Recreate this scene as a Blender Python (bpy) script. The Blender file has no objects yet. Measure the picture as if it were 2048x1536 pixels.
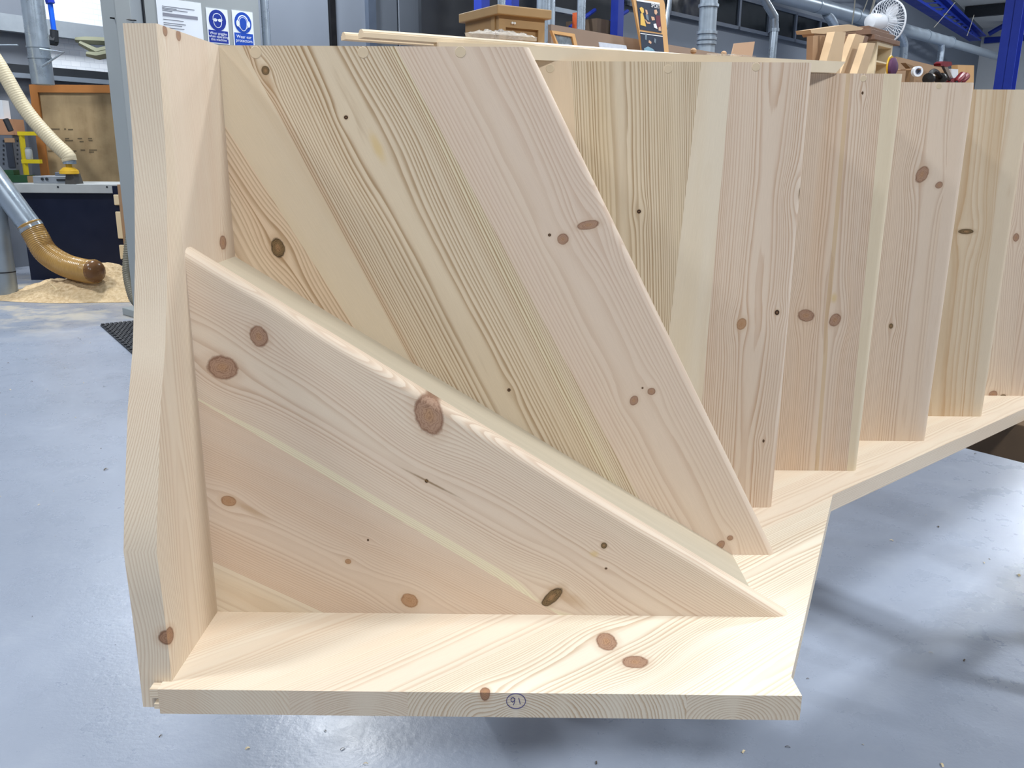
import bpy, bmesh, math, random
from mathutils import Vector, Matrix
random.seed(7)
S = bpy.context.scene
C = bpy.context.collection
# ------------------------------------------------------------------ camera, world, lights, exposure
F_PX, YAW, PITCH, ROLL = 1727.5753, -0.00635, 0.2640, 0.0064
CAM = Vector((0.4337, -1.1240, 1.3007))
FW = Vector((math.sin(YAW)*math.cos(PITCH), math.cos(YAW)*math.cos(PITCH), -math.sin(PITCH)))
_rt = Vector((math.cos(YAW), -math.sin(YAW), 0)); _up = _rt.cross(FW)
RT = math.cos(ROLL)*_rt + math.sin(ROLL)*_up
UP = -math.sin(ROLL)*_rt + math.cos(ROLL)*_up
cd = bpy.data.cameras.new('camera'); cam = bpy.data.objects.new('camera', cd); C.objects.link(cam)
cd.sensor_fit = 'HORIZONTAL'; cd.sensor_width = 36; cd.lens = F_PX/2048*36; cd.clip_end = 100; cd.clip_start = 0.02
M3 = Matrix((RT, UP, -FW)).transposed()
cam.matrix_world = Matrix.Translation(CAM) @ M3.to_4x4()
S.camera = cam
w = bpy.data.worlds.new('world'); S.world = w; w.use_nodes = True
w.node_tree.nodes['Background'].inputs[0].default_value = (0.75, 0.85, 1.0, 1)
w.node_tree.nodes['Background'].inputs[1].default_value = 0.3
S.view_settings.view_transform = 'Standard'; S.view_settings.look = 'None'
S.view_settings.gamma = 1; S.view_settings.use_curve_mapping = False
S.view_settings.exposure = 0.05
# high-bay roof lamps; left-wall and far-hall ones added to brighten those areas: (x, y, watts, size)
LAMPS = [(-1.30, 6.40, 4.35, 130, .3), (2.3, 3.5, 5.6, 240, .5), (-5.6, 4.6, 5.6, 250, .5), (6.6, 8.0, 5.6, 170, .5), (-3.7, 8.2, 4.7, 150, .5),
         (0.9, -3.2, 5.6, 250, .6), (5.6, 0.6, 5.0, 330, .6), (-3.6, -1.2, 5.6, 200, .6), (2.5, 12.5, 5.6, 200, .5), (10.5, 13.5, 5.0, 380, .5), (12.5, 8.0, 5.0, 260, .5)]
for i, (x, y, z, p, s) in enumerate(LAMPS):
    l = bpy.data.lights.new('high_bay_and_fill_light', 'AREA'); l.shape = 'DISK'; l.size = s*1.4; l.energy = p; l.color = (0.93, 0.97, 1.0)
    lo = bpy.data.objects.new('high_bay_and_fill_light', l); C.objects.link(lo); lo.location = (x, y, z)

# ------------------------------------------------------------------ helpers
def ray(px, py): return FW + RT*((px-1024)/F_PX) + UP*((768-py)/F_PX)
def onax(px, py, ax, v):
    d = ray(px, py); return CAM + d*((v-CAM[ax])/d[ax])
def onpl(px, py, q, n):
    d = ray(px, py); return CAM + d*((Vector(q)-CAM).dot(n)/d.dot(n))
def tag(o, label=None, cat=None, group=None, kind=None):
    if label: o['label'] = label
    if cat: o['category'] = cat
    if group: o['group'] = group
    if kind: o['kind'] = kind
    return o
def setpar(o, parent):
    if parent is None: return
    o.parent = parent
    o.matrix_parent_inverse = parent.matrix_world.inverted() if False else Matrix.Identity(4)
WM = {}
def link(o, mat4, parent=None):
    """link with a world matrix, parented"""
    C.objects.link(o); WM[o.name] = mat4.copy()
    if parent is not None:
        o.parent = parent; o.matrix_local = WM[parent.name].inverted() @ mat4
    else: o.matrix_world = mat4
    return o
def empty(name, loc, parent=None, rz=0):
    o = bpy.data.objects.new(name, None); o.empty_display_size = .05
    return link(o, Matrix.Translation(Vector(loc)) @ Matrix.Rotation(rz, 4, 'Z'), parent)
def T(loc=(0,0,0), rz=0, rx=0, ry=0):
    return Matrix.Translation(Vector(loc)) @ Matrix.Rotation(rz,4,'Z') @ Matrix.Rotation(ry,4,'Y') @ Matrix.Rotation(rx,4,'X')
class MB:
    """collects geometry in one local frame"""
    def __init__(s): s.v = []; s.f = []
    def add(s, vs, fs):
        n = len(s.v); s.v += [Vector(v) for v in vs]; s.f += [tuple(i+n for i in f) for f in fs]; return s
    def box(s, lo, hi, m=None, ch=0.0):
        x0,y0,z0 = lo; x1,y1,z1 = hi
        if ch <= 0:
            vs = [(x,y,z) for z in (z0,z1) for y in (y0,y1) for x in (x0,x1)]
            fs = [(0,2,3,1),(4,5,7,6),(0,1,5,4),(2,6,7,3),(0,4,6,2),(1,3,7,5)]
        else:
            b = bmesh.new(); bmesh.ops.create_cube(b, size=1)
            for v in b.verts: v.co = Vector(((x0+x1)/2+v.co.x*(x1-x0), (y0+y1)/2+v.co.y*(y1-y0), (z0+z1)/2+v.co.z*(z1-z0)))
            bmesh.ops.bevel(b, geom=b.edges[:], offset=ch, segments=2, affect='EDGES', profile=.5)
            b.verts.index_update(); vs = [v.co.copy() for v in b.verts]; fs = [tuple(v.index for v in f.verts) for f in b.faces]; b.free()
        if m is not None: vs = [m @ Vector(v) for v in vs]
        return s.add(vs, fs)
    def tube(s, pts, r, n=12, caps=True, r_end=None):
        pts = [Vector(p) for p in pts]; rings = []; prev = None
        L = len(pts)
        for i, p in enumerate(pts):
            t = (pts[min(i+1,L-1)]-pts[max(i-1,0)]).normalized()
            if prev is None:
                a = Vector((0,0,1)) if abs(t.z) < .9 else Vector((1,0,0)); u = t.cross(a).normalized()
            else: u = (prev - t*prev.dot(t)).normalized()
            prev = u; v = t.cross(u)
            rr = r[i] if isinstance(r, (list,tuple)) else (r if r_end is None else r+(r_end-r)*i/(L-1))
            rings.append([p+(u*math.cos(2*math.pi*k/n)+v*math.sin(2*math.pi*k/n))*rr for k in range(n)])
        vs = [q for R_ in rings for q in R_]; fs = []
        for i in range(L-1):
            for k in range(n): fs.append((i*n+k, i*n+(k+1)%n, (i+1)*n+(k+1)%n, (i+1)*n+k))
        if caps: fs += [tuple(range(n))[::-1], tuple((L-1)*n+k for k in range(n))]
        return s.add(vs, fs)
    def lathe(s, prof, n=24, m=None):
        """prof: list of (r, z)"""
        vs = []; fs = []
        for r, z in prof:
            for k in range(n): vs.append(Vector((r*math.cos(2*math.pi*k/n), r*math.sin(2*math.pi*k/n), z)))
        for i in range(len(prof)-1):
            for k in range(n): fs.append((i*n+k, i*n+(k+1)%n, (i+1)*n+(k+1)%n, (i+1)*n+k))
        if prof[0][0] > 1e-6: fs.append(tuple(range(n))[::-1])
        if prof[-1][0] > 1e-6: fs.append(tuple((len(prof)-1)*n+k for k in range(n)))
        if m is not None: vs = [m @ v for v in vs]
        return s.add(vs, fs)
    def prism(s, poly, d0, d1, m=None):
        """poly of (x,y), extruded z d0..d1"""
        n = len(poly)
        vs = [Vector((x,y,d0)) for x,y in poly]+[Vector((x,y,d1)) for x,y in poly]
        fs = [tuple(range(n))[::-1], tuple(range(n,2*n))]+[(i,(i+1)%n,n+(i+1)%n,n+i) for i in range(n)]
        if m is not None: vs = [m @ v for v in vs]
        return s.add(vs, fs)
    def mesh(s, name, smooth=False, angle=35):
        me = bpy.data.meshes.new(name); me.from_pydata([tuple(v) for v in s.v], [], s.f); me.validate()
        b = bmesh.new(); b.from_mesh(me); bmesh.ops.recalc_face_normals(b, faces=b.faces); b.to_mesh(me); b.free()
        if smooth:
            for p in me.polygons: p.use_smooth = True
            me.set_sharp_from_angle(angle=math.radians(angle))
        return me
    def build(s, name, mat, parent=None, m=None, smooth=False, center=False, angle=35):
        """m: world matrix in whose frame the vertices are given"""
        m = m if m is not None else Matrix.Identity(4)
        if center:
            lo = [min(v[i] for v in s.v) for i in range(3)]; hi = [max(v[i] for v in s.v) for i in range(3)]
            c = Vector(((lo[0]+hi[0])/2, (lo[1]+hi[1])/2, lo[2]))
            for i in range(len(s.v)): s.v[i] = s.v[i]-c
            m = m @ Matrix.Translation(c)
        o = bpy.data.objects.new(name, s.mesh(name, smooth, angle))
        if mat: o.data.materials.append(mat)
        return link(o, m, parent)
# ------------------------------------------------------------------ node helper
def srgb(r, g, b):
    f = lambda c: (c/12.92 if c <= .04045 else ((c+.055)/1.055)**2.4)
    return (f(r/255), f(g/255), f(b/255), 1)
class NT:
    def __init__(s, tree): s.t = tree; s.n = tree.nodes; s.l = tree.links
    def put(s, sock, v):
        if hasattr(v, 'is_linked'): s.l.new(v, sock)
        else: sock.default_value = v
    def math(s, op, a, b=None, c=None, clamp=False):
        n = s.n.new('ShaderNodeMath'); n.operation = op; n.use_clamp = clamp
        for i, v in enumerate((a, b, c)):
            if v is not None: s.put(n.inputs[i], v)
        return n.outputs[0]
    def add(s, a, b): return s.math('ADD', a, b)
    def sub(s, a, b): return s.math('SUBTRACT', a, b)
    def mul(s, a, b): return s.math('MULTIPLY', a, b)
    def vec(s, x, y, z):
        n = s.n.new('ShaderNodeCombineXYZ')
        for i, v in enumerate((x, y, z)): s.put(n.inputs[i], v)
        return n.outputs[0]
    def sep(s, v):
        n = s.n.new('ShaderNodeSeparateXYZ'); s.l.new(v, n.inputs[0]); return n.outputs
    def noise(s, v, scale=1, detail=2, rough=.5, col=False, dist=0):
        n = s.n.new('ShaderNodeTexNoise'); s.l.new(v, n.inputs['Vector'])
        n.inputs['Scale'].default_value = scale; n.inputs['Detail'].default_value = detail; n.inputs['Roughness'].default_value = rough
        n.inputs['Distortion'].default_value = dist
        return n.outputs['Color' if col else 'Fac']
    def sm(s, v, a, b, c=0., d=1.):
        n = s.n.new('ShaderNodeMapRange'); n.interpolation_type = 'SMOOTHSTEP'
        s.put(n.inputs[0], v); s.put(n.inputs[1], a); s.put(n.inputs[2], b); s.put(n.inputs[3], c); s.put(n.inputs[4], d)
        return n.outputs[0]
    def mix(s, f, a, b, mode='MIX'):
        n = s.n.new('ShaderNodeMix'); n.data_type = 'RGBA'; n.blend_type = mode
        s.put(n.inputs[0], f); s.put(n.inputs[6], a); s.put(n.inputs[7], b); return n.outputs[2]
    def coord(s, which='Object'):
        n = s.n.new('ShaderNodeTexCoord'); return n.outputs[which]
    def bump(s, h, strength=.2, dist=.002):
        n = s.n.new('ShaderNodeBump'); n.inputs['Strength'].default_value = strength; n.inputs['Distance'].default_value = dist
        s.l.new(h, n.inputs['Height']); return n.outputs[0]
def newmat(name):
    m = bpy.data.materials.new(name); m.use_nodes = True
    return m, NT(m.node_tree), m.node_tree.nodes['Principled BSDF']
_pm = {}
def plain(name, col, rough=.5, metal=0., var=.12, scale=12., spec=.4, bump=0., emit=None, alpha=1, trans=0):
    """procedural paint / metal / plastic: base colour with a little noise"""
    if name in _pm: return _pm[name]
    m, N, B = newmat(name)
    co = N.coord()
    nz = N.noise(co, scale, 4, .6)
    c0 = col if len(col) == 4 else (*col, 1)
    dk = tuple(max(0, c*(1-var)) for c in c0[:3])+(1,); lt = tuple(min(1, c*(1+var)) for c in c0[:3])+(1,)
    N.put(B.inputs['Base Color'], N.mix(nz, dk, lt))
    N.put(B.inputs['Roughness'], N.sm(nz, .2, .8, max(.02, rough-.08), min(1, rough+.08)))
    B.inputs['Metallic'].default_value = metal; B.inputs['Specular IOR Level'].default_value = spec
    if bump: N.put(B.inputs['Normal'], N.bump(nz, bump, .003))
    if emit: B.inputs['Emission Color'].default_value = c0; B.inputs['Emission Strength'].default_value = emit
    if alpha < 1: B.inputs['Alpha'].default_value = alpha
    if trans: B.inputs['Transmission Weight'].default_value = trans
    _pm[name] = m; return m
# ------------------------------------------------------------------ knot node group
kg = bpy.data.node_groups.new('knot', 'ShaderNodeTree')
for nm in ('a', 'b', 'ak', 'bk', 'ira', 'irb', 'cos', 'sin', 'ila', 'ilb', 'wob', 'amp', 'c', 'ic'):
    kg.interface.new_socket(nm, in_out='INPUT', socket_type='NodeSocketFloat')
for nm in ('disp', 'k'): kg.interface.new_socket(nm, in_out='OUTPUT', socket_type='NodeSocketFloat')
K_ = NT(kg); gi = K_.n.new('NodeGroupInput').outputs; go = K_.n.new('NodeGroupOutput')
da = K_.sub(gi['a'], gi['ak']); db = K_.sub(gi['b'], gi['bk'])
x1 = K_.mul(K_.add(K_.mul(da, gi['cos']), K_.mul(db, gi['sin'])), gi['ira'])
y1 = K_.mul(K_.sub(K_.mul(db, gi['cos']), K_.mul(da, gi['sin'])), gi['irb'])
cq = K_.mul(gi['c'], gi['ic'])
kk = K_.math('SQRT', K_.add(K_.add(K_.mul(x1, x1), K_.mul(y1, y1)), K_.mul(cq, cq)))
kk = K_.add(kk, gi['wob'])
ea = K_.mul(da, gi['ila']); eb = K_.mul(db, gi['ilb'])
ee = K_.math('EXPONENT', K_.mul(K_.add(K_.mul(ea, ea), K_.mul(eb, eb)), -1.))
K_.l.new(K_.mul(K_.mul(db, ee), gi['amp']), go.inputs['disp']); K_.l.new(kk, go.inputs['k'])
# ------------------------------------------------------------------ pine
KC = {'red': (srgb(174,140,116), srgb(130,96,76), srgb(202,174,148)),
      'pale': (srgb(186,148,114), srgb(150,110,78), srgb(206,178,146)),
      'edge': (srgb(166,126,98), srgb(124,90,68), srgb(196,160,128)),
      'dark': (srgb(128,104,72), srgb(52,40,30), srgb(176,144,108)),
      'tiny': (srgb(70,48,34), srgb(30,22,16), srgb(176,144,108)),
      'streak': (srgb(126,98,62), srgb(100,76,48), srgb(200,170,130)), 'smudge': (srgb(176,140,100), srgb(150,114,76), srgb(200,170,130)),
      'resin': (srgb(214,186,130), srgb(196,164,104), srgb(214,190,150))}
def pine(name, base, late, freq=300, b0=0., c0=.05, wobc=.006, wobb=.0035, contrast=.6, knots=(), bands=(), base2=None, seed=0, sharp=.62, mixb=.5):
    m, N, B = newmat(name)
    a, b, c = N.sep(N.coord())
    wob = N.sub(N.noise(N.vec(N.add(N.mul(a, 110.), seed), N.mul(b, 110.), 0.), 1, 4, .65), .5)
    disp = None; ks = []
    for (ka, kb, ra, rb, an, kind) in knots:
        g = N.n.new('ShaderNodeGroup'); g.node_tree = kg
        vals = dict(a=a, b=b, ak=ka, bk=kb, ira=1/ra, irb=1/rb, cos=math.cos(an), sin=math.sin(an), ila=1/(2.6*max(ra,rb)+.012), ilb=1/(1.7*max(ra,rb)+.006),
                    wob=N.mul(wob, .4), c=c, ic=(1/.012 if kind == 'edge' else 0.), amp={'resin': -.3, 'streak': -.05, 'smudge': -.1}.get(kind, -.86))
        for k_, v in vals.items(): N.put(g.inputs[k_], v)
        disp = g.outputs['disp'] if disp is None else N.add(disp, g.outputs['disp'])
        ks.append((g.outputs['k'], kind))
    n1 = N.sub(N.noise(N.vec(N.add(N.mul(a, 2.2), seed*1.7), N.mul(b, 9.), N.mul(c, 9.)), 1, 2), .5)
    n2 = N.sub(N.noise(N.vec(N.add(N.mul(a, 2.6), seed*3.1+9), N.mul(b, 5.), 3.), 1, 1.5), .5)
    bb = N.add(b, N.mul(n1, wobb*2))
    if disp is not None: bb = N.add(bb, disp)
    u = N.sub(bb, b0); v = N.add(N.sub(c, -c0), N.mul(n2, wobc*2))
    rho = N.math('SQRT', N.add(N.mul(u, u), N.mul(v, v)))
    n3 = N.sub(N.noise(N.vec(N.mul(rho, 55.), seed+4., 0.), 1, 2), .5)
    n4 = N.sub(N.noise(N.vec(N.mul(a, 14.), N.mul(b, 160.), N.mul(c, 160.)), 1, 2), .5)
    ph = N.add(N.add(N.mul(rho, freq), N.mul(n3, 3.)), N.mul(n4, .35))
    t = N.math('FRACT', ph)
    tang = N.math('DIVIDE', N.math('ABSOLUTE', u), rho)
    lt = N.mul(N.mul(N.sm(t, sharp-.28, sharp+.28), N.sm(t, sharp+.30, 1., 1., 0.)), N.sm(tang, .02, .35, .4, 1.))
    n5 = N.noise(N.vec(N.mul(a, .8), N.mul(bb, 42.), seed+1.5), 1, 2)
    lt = N.mul(lt, N.sm(n5, .25, .7, .35*contrast, contrast))
    n6 = N.noise(N.vec(N.mul(a, 1.1), N.mul(bb, 20.), seed+7.), 1, 3)
    b2 = base2 if base2 else tuple(x*y for x, y in zip(base[:3], (.95, .9, .86)))+(1,)
    col = N.mix(N.mul(N.sm(n6, .35, .75), mixb), base, b2)
    for (bp, bw, bc, bs) in bands:
        d = N.math('ABSOLUTE', N.sub(bb, bp))
        col = N.mix(N.mul(N.sm(d, bw*.75, bw*1.1, 1., 0.), bs), col, bc)
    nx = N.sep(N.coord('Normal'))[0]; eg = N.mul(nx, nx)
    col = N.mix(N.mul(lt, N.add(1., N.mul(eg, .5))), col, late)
    fib = N.noise(N.vec(N.mul(a, 26.), N.mul(b, 1100.), N.mul(c, 1100.)), 1, 2, .7)
    col = N.mix(1., col, N.mix(fib, (.9, .89, .87, 1), (1.06, 1.06, 1.06, 1)), 'MULTIPLY')
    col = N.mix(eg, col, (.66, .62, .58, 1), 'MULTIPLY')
    for k, kind in ks:
        cc, ce, ch = KC[kind]; cn = srgb(182,140,100)
        if kind in ('resin', 'streak', 'smudge'):
            col = N.mix(N.sm(k, .15, 1.2, {'resin': .7, 'streak': .75, 'smudge': .5}[kind], 0.), col, cc); continue
        col = N.mix(N.sm(k, 1.0, 1.9, .38, 0.), col, ch)
        kr = N.math('FRACT', N.add(N.mul(k, 5.4), N.mul(wob, 2.2)))
        kc = N.mix(N.sm(k, .1, .6, .55, 0.), cc, cn)
        kc = N.mix(N.mul(N.sm(kr, .45, .9), N.sm(wob, -.25, .25, .3, .8)), kc, ce)
        kc = N.mix(N.mul(N.sm(k, .74, .96), N.sm(wob, -.2, .2, .35, .95)), kc, ce)
        col = N.mix(N.sm(k, .90, 1.14, 1., 0.), col, kc)
    N.put(B.inputs['Base Color'], col)
    B.inputs['Roughness'].default_value = .52; B.inputs['Specular IOR Level'].default_value = .25
    N.put(B.inputs['Normal'], N.bump(N.add(fib, N.mul(lt, .8)), .12, .0006))
    return m
CREAM, CREAM2 = srgb(230,216,194), srgb(226,202,168)
PINK, PINK2 = srgb(225,205,184), srgb(214,190,168)
YEL, YEL2 = srgb(223,206,180), srgb(212,191,160)
BRN, BRN2 = srgb(216,188,152), srgb(196,164,126)
LATE, LATEY, LATEP = srgb(172,132,92), srgb(152,118,78), srgb(176,136,104)

# ------------------------------------------------------------------ the staircase
ZB, RISE, GO, HT, TH = 0.65, 0.20, 0.2359, 0.7944, 0.034
def clip(poly, p, n):
    """keep the side where (q-p).n <= 0"""
    out = []
    for i in range(len(poly)):
        q, r = poly[i], poly[(i+1) % len(poly)]
        dq, dr = (q-p).dot(n), (r-p).dot(n)
        if dq <= 1e-9: out.append(q)
        if (dq < -1e-9 and dr > 1e-9) or (dq > 1e-9 and dr < -1e-9): out.append(q+(r-q)*(dq/(dq-dr)))
    return out
def stave(name, poly, nose, frame, th, gdir, mat_args, knots_px, parent, plane, label=None, rad=.012):
    """poly: list of 2-D points in `frame` (origin, U, V, N); nose: (point, outward normal) of a rounded edge or None; knots in photo pixels on the face plane"""
    O, U, V, Nn = frame
    g = Vector(gdir).normalized(); h = Vector((-g.y, g.x))
    cen = sum(poly, Vector((0, 0)))/len(poly)
    Aw = (U*g.x+V*g.y); Bw = (U*h.x+V*h.y)
    if Aw.cross(Bw).dot(Nn) < 0: Bw = -Bw; h = -h
    cw = O+U*cen.x+V*cen.y
    m = Matrix((Aw, Bw, Nn)).transposed().to_4x4(); m.translation = cw
    layers = []
    ds = [0, th]
    if nose:
        ds = [0.] + [rad*(1-math.cos(math.pi/2*i/7)) for i in range(1, 8)]
        ds = ds + [th-d for d in ds[::-1]]
    for d in ds:
        if nose:
            e = min(d, th-d); ins = 0 if e >= rad else rad-math.sqrt(max(0, rad*rad-(rad-e)**2))
            pl = clip(poly, nose[0]-nose[1]*(ins+1e-5), nose[1])
        else: pl = poly
        layers.append([((q-cen).dot(g), (q-cen).dot(h), -d) for q in pl])
    n = len(layers[0]); mb = MB(); fs = []
    assert all(len(l) == n for l in layers), name
    for i in range(len(layers)-1):
        for k in range(n): fs.append((i*n+k, i*n+(k+1) % n, (i+1)*n+(k+1) % n, (i+1)*n+k))
    fs += [tuple(range(n)), tuple((len(layers)-1)*n+k for k in range(n))[::-1]]
    mb.add([q for l in layers for q in l], fs)
    mi = m.inverted(); kn = []
    for (px, py, rx, ry, an, kind) in knots_px:
        c_ = mi @ plane(px, py); an = math.radians(an)
        e1 = mi @ plane(px+rx*math.cos(an), py-rx*math.sin(an)) - c_
        e2 = mi @ plane(px-ry*math.sin(an), py-ry*math.cos(an)) - c_
        kn.append((c_.x, c_.y, max(e1.xy.length, .0012), max(e2.xy.length, .0012), math.atan2(e1.y, e1.x), kind))
    args = dict(mat_args)
    if 'bands_px' in args:
        args['bands'] = [((mi @ plane(px, py)).y, wd, col, st) for (px, py, wd, col, st) in args.pop('bands_px')]
    if 'pith_px' in args: args['b0'] = (mi @ plane(*args.pop('pith_px'))).y
    o = mb.build(name, pine('pine_'+name, knots=kn, **args), parent, m, smooth=True)
    if label: o['label'] = label
    return o, m
stair = empty('staircase', (0.0, 0.0, ZB-.035))
tag(stair, 'unfinished pine winder staircase lying on its side, treads upright, in the middle of the workshop', 'staircase')
def V2(p): return Vector((p[0], p[2]))          # tread plane: (x, z)
def tread_frame(k): return (Vector((0, k*RISE, 0)), Vector((1,0,0)), Vector((0,0,1)), Vector((0,-1,0)))
def tpx(k): return lambda px, py: onax(px, py, 1, k*RISE)
def split(poly, lines):
    """lines: ordered from the nosing inwards; returns pieces (each kept on the nosing side of its line)"""
    out = []; rest = poly
    for p, q in lines:
        d = (q-p).normalized(); n = Vector((-d.y, d.x))
        if n.x < 0: n = -n                   # n points to +x (nosing side)
        out.append(clip(rest, p, -n)); rest = clip(rest, p, n)
    out.append(rest); return out
def tread(k, poly, nose, joints_px, spec, label):
    """poly 2-D; nose (point, normal); joints_px list of ((x,y),(x,y)) from the nosing inwards; spec per stave"""
    tr = empty('tread', (sum(p.x for p in poly)/len(poly), k*RISE, ZB), stair); tr['label'] = label
    P = tpx(k)
    lines = [(V2(P(*a)), V2(P(*b))) for a, b in joints_px]
    pcs = split(poly, lines)
    for i, (pc, sp) in enumerate(zip(pcs, spec)):
        if len(pc) < 3: continue
        ln = lines[min(i, len(lines)-1)] if lines else (Vector((0,0)), Vector((0,1)))
        gd = sp.get('dir') or (ln[0]-ln[1])
        if i == 0 and nose: gd = Vector((-nose[1].y, nose[1].x)) 
        if gd.y < 0: gd = -gd
        stave('stave', pc, nose if i == 0 else None, tread_frame(k), TH, gd, sp['mat'], sp.get('knots', ()), tr, P)
    return tr
def nose_of(p, q):
    d = (q-p).normalized(); n = Vector((-d.y, d.x))
    if n.x < 0: n = -n
    return (p, n)
Z0, Z1 = ZB-.012, ZB+HT     # treads are housed 12 mm into the string
# T0: the nearest, triangular winder
a, b = Vector((0.0, 1.1755)), Vector((.832, .650)); nz = nose_of(a, b)
d01 = (b-a).normalized()
poly0 = [Vector((-.012, Z0)), b+d01*(.012/-d01.y), a-d01*(.012/d01.x)]
tread(0, poly0, nz, [((395,800),(1110,1225)), ((427,1124),(640,1222))], [
    dict(mat=dict(base=PINK, base2=CREAM, late=LATEP, freq=400, c0=.05, wobc=.006, contrast=.46, seed=3.1, pith_px=(830,930),
                  bands_px=[(750,1003,.0085,srgb(236,226,196),.9)]),
         knots=[(518,673,17,22,20,'red'), (445,735,31,23,-10,'red'), (858,830,27,41,15,'red'), (853,962,3.5,3.5,0,'tiny'), (1208,1091,6,6,0,'dark'),
                (1212,1137,2.5,2,0,'tiny'), (1188,1108,11,8,-10,'resin'), (1135,1195,52,16,-28,'smudge'), (1104,1194,25,11,42,'dark'), (862,966,75,2.6,-27,'streak')]),
    dict(mat=dict(base=PINK, base2=srgb(218,190,164), late=LATEP, freq=460, c0=.06, wobc=.003, contrast=.4, seed=8.4, pith_px=(560,1080)),
         knots=[(500,1020,50,9,-28,'smudge'), (457,1002,15,10,-8,'pale'), (696,1123,6,5,0,'pale'), (736,1080,2,2,0,'tiny'), (819,1201,17,13,-30,'pale')]),
    dict(mat=dict(base=CREAM, base2=BRN, late=LATE, freq=220, c0=.05, contrast=.35, seed=1.2)),
], 'nearest and topmost tread, a triangular winder')
# T1: kite winder
a, b = Vector((.447, Z1)), Vector((.868, ZB)); nz = nose_of(a, b); d1 = (b-a).normalized()
poly1 = [Vector((-.012, Z0)), b+d1*(.012/-d1.y), a, Vector((-.012, Z1))]
tread(1, poly1, nz, [((790,92),(1275,990)), ((483,92),(819,718)), ((451,252),(701,642))], [
    dict(mat=dict(base=PINK, base2=srgb(222,200,182), late=LATEP, freq=290, c0=.08, wobc=.005, contrast=.38, seed=5.5, pith_px=(1075,390)),
         knots=[(1126,478,11,11,0,'red'), (1099,470,3,3,0,'tiny'), (1176,450,22,9,10,'red'), (1268,801,8,10,-20,'red'), (1303,783,8,7,0,'red'),
                (1285,776,1.8,1.8,0,'tiny'), (1441,1090,7,10,-30,'red'), (1460,1076,6,5,0,'red')]),
    dict(mat=dict(base=YEL, base2=YEL2, late=LATEY, freq=300, c0=.06, wobc=.0035, contrast=.85, seed=12.5, pith_px=(775,350), sharp=.55,
                  bands_px=[(950,420,.009,srgb(228,214,184),.8), (560,240,.012,srgb(206,176,146),.5)]),
         knots=[(536,160,46,10,-62,'smudge'), (531,141,8,9,0,'dark'), (692,235,4,4,0,'tiny'), (1018,780,3.2,3.2,0,'tiny'), (755,295,12,40,25,'resin')]),
    dict(mat=dict(base=YEL, base2=srgb(220,202,170), late=srgb(196,164,118), freq=120, c0=.2, contrast=.3, seed=2.2)),
    dict(mat=dict(base=srgb(226,204,176), base2=srgb(218,188,158), late=LATEY, freq=200, c0=.035, wobc=.006, contrast=.85, seed=17.1, pith_px=(520,560), sharp=.55),
         knots=[(556,496,13,20,10,'dark')]),
], 'second tread from the camera, a kite-shaped winder with slanted nosing')
# T2
x2 = .9201
poly2 = [Vector((.40, Z1)), Vector((.79, Z0)), Vector((x2, Z0)), Vector((x2, Z1))]
tread(2, poly2, (Vector((x2, 1)), Vector((1, 0))), [((1464,122),(1405,789)), ((1403,122),(1353,541)), ((1143,122),(1151,282))], [
    dict(mat=dict(base=PINK, base2=PINK2, late=srgb(180,138,104), freq=300, c0=.04, wobc=.009, contrast=.7, seed=21.3, pith_px=(1530,400)),
         knots=[(1483,648,9,12,-20,'pale'), (1554,625,4.5,5,0,'tiny'), (1527,882,2,3,0,'tiny'), (1604,388,5,14,0,'dark')]),
    dict(mat=dict(base=CREAM, base2=srgb(224,204,172), late=srgb(206,176,136), freq=160, c0=.2, contrast=.25, seed=6.1)),
    dict(mat=dict(base=YEL, base2=srgb(212,186,144), late=LATEY, freq=330, c0=.06, wobc=.0035, contrast=.8, seed=25.5, pith_px=(1240,300), sharp=.55),
         knots=[(1278,423,4,4,0,'tiny')]),
    dict(mat=dict(base=srgb(226,204,176), late=srgb(206,176,136), freq=160, c0=.2, contrast=.2, seed=9.1)),
], 'first square-ended tread behind the winders, with oval grain figure')
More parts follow.
